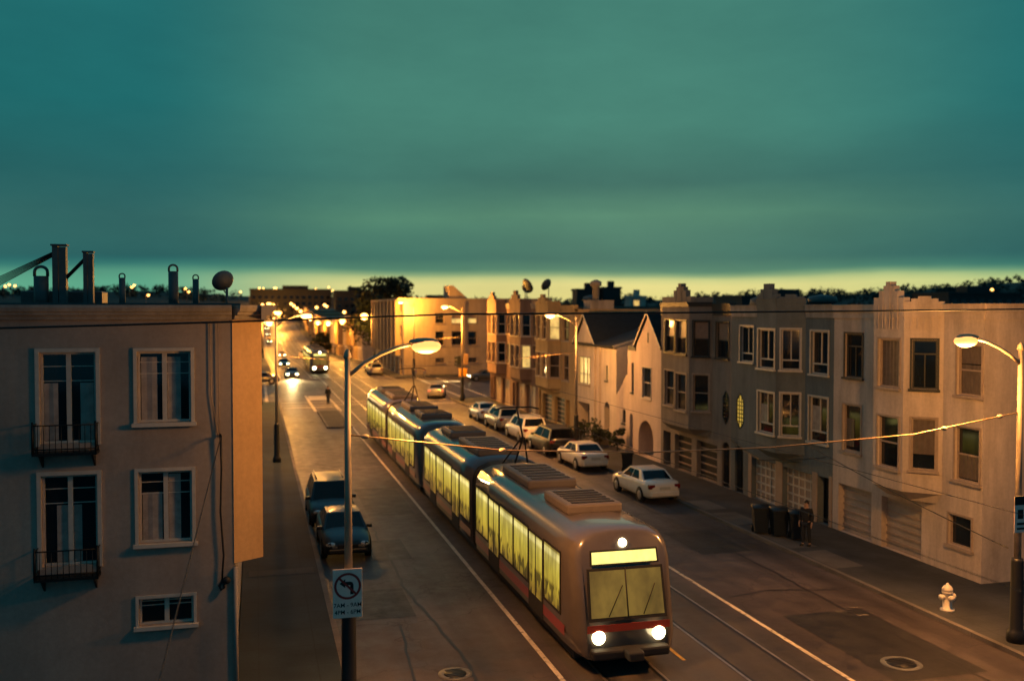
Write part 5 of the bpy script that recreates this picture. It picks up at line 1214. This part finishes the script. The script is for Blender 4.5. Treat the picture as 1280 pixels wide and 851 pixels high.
cc=mth('DIVIDE',mth('ADD',mth('MULTIPLY',sep.outputs['X'],math.sin(R(13))),mth('MULTIPLY',sep.outputs['Y'],math.cos(R(13)))),mth('MAXIMUM',hl,.01))
cw=mrange(cc,math.cos(R(33)),math.cos(R(6)))
mixed=mixc(cw,mixc(lf_,rb.outputs[0],rc.outputs[0]),mixc(lf_,rb.outputs[0],ra.outputs[0]))
class _O: pass
mx=_O(); mx.outputs=[mixed]
# cloud mottling
cm=nt.nodes.new('ShaderNodeMapping'); cm.inputs['Scale'].default_value=(2.4,2.4,7); nt.links.new(tc.outputs['Generated'],cm.inputs['Vector'])
cn=nt.nodes.new('ShaderNodeTexNoise'); cn.inputs['Scale'].default_value=1.3; cn.inputs['Detail'].default_value=9; cn.inputs['Roughness'].default_value=.62; nt.links.new(cm.outputs[0],cn.inputs['Vector'])
cr_=ramp([(.3,(.86,.88,.89,1)),(.7,(1.13,1.11,1.09,1))]); nt.links.new(cn.outputs['Fac'],cr_.inputs[0])
mm=nt.nodes.new('ShaderNodeMixRGB'); mm.blend_type='MULTIPLY'; mm.inputs[0].default_value=1; nt.links.new(mx.outputs[0],mm.inputs[1]); nt.links.new(cr_.outputs[0],mm.inputs[2])
bk=nt.nodes.new('ShaderNodeMapRange'); bk.interpolation_type='SMOOTHSTEP'; bk.inputs['From Min'].default_value=-.35; bk.inputs['From Max'].default_value=.55; nt.links.new(sep.outputs['Y'],bk.inputs['Value'])
mb2=nt.nodes.new('ShaderNodeMixRGB'); mb2.inputs[1].default_value=(.014,.088,.130,1); nt.links.new(bk.outputs[0],mb2.inputs[0]); nt.links.new(mm.outputs[0],mb2.inputs[2]); mm=mb2
sky=nt.nodes.new('ShaderNodeTexSky'); sky.sky_type='NISHITA'; sky.sun_disc=False; sky.sun_elevation=R(1); sky.sun_rotation=R(22)
ad=nt.nodes.new('ShaderNodeMixRGB'); ad.blend_type='ADD'; ad.inputs[0].default_value=.0015; nt.links.new(mm.outputs[0],ad.inputs[1]); nt.links.new(sky.outputs[0],ad.inputs[2])
bg=nt.nodes.new('ShaderNodeBackground'); bg.inputs['Strength'].default_value=1.0; nt.links.new(ad.outputs[0],bg.inputs['Color']); ou=nt.nodes.new('ShaderNodeOutputWorld'); nt.links.new(bg.outputs[0],ou.inputs['Surface'])
sl=bpy.data.lights.new('sun','SUN'); sl.energy=.03; sl.angle=R(25); sl.color=(1,.9,.6); so=bpy.data.objects.new('sun',sl); COL.objects.link(so); so.rotation_euler=(R(-84),0,R(-20))

cam=bpy.data.cameras.new('camera'); co=bpy.data.objects.new('camera',cam); COL.objects.link(co); scene.camera=co
co.location=(0,0,8.8); co.rotation_euler=(R(90)-math.atan(37.5/1200),0,-R(14.93)); cam.sensor_width=36; cam.lens=36*1200/1280; cam.clip_start=.1; cam.clip_end=8000
cam.dof.use_dof=True; cam.dof.focus_distance=24; cam.dof.aperture_fstop=.5
scene.view_settings.view_transform='Standard'; scene.view_settings.look='None'; scene.view_settings.exposure=0
scene.cycles.max_bounces=5; scene.cycles.diffuse_bounces=3; scene.cycles.glossy_bounces=3; scene.cycles.sample_clamp_indirect=3; scene.cycles.use_denoising=True
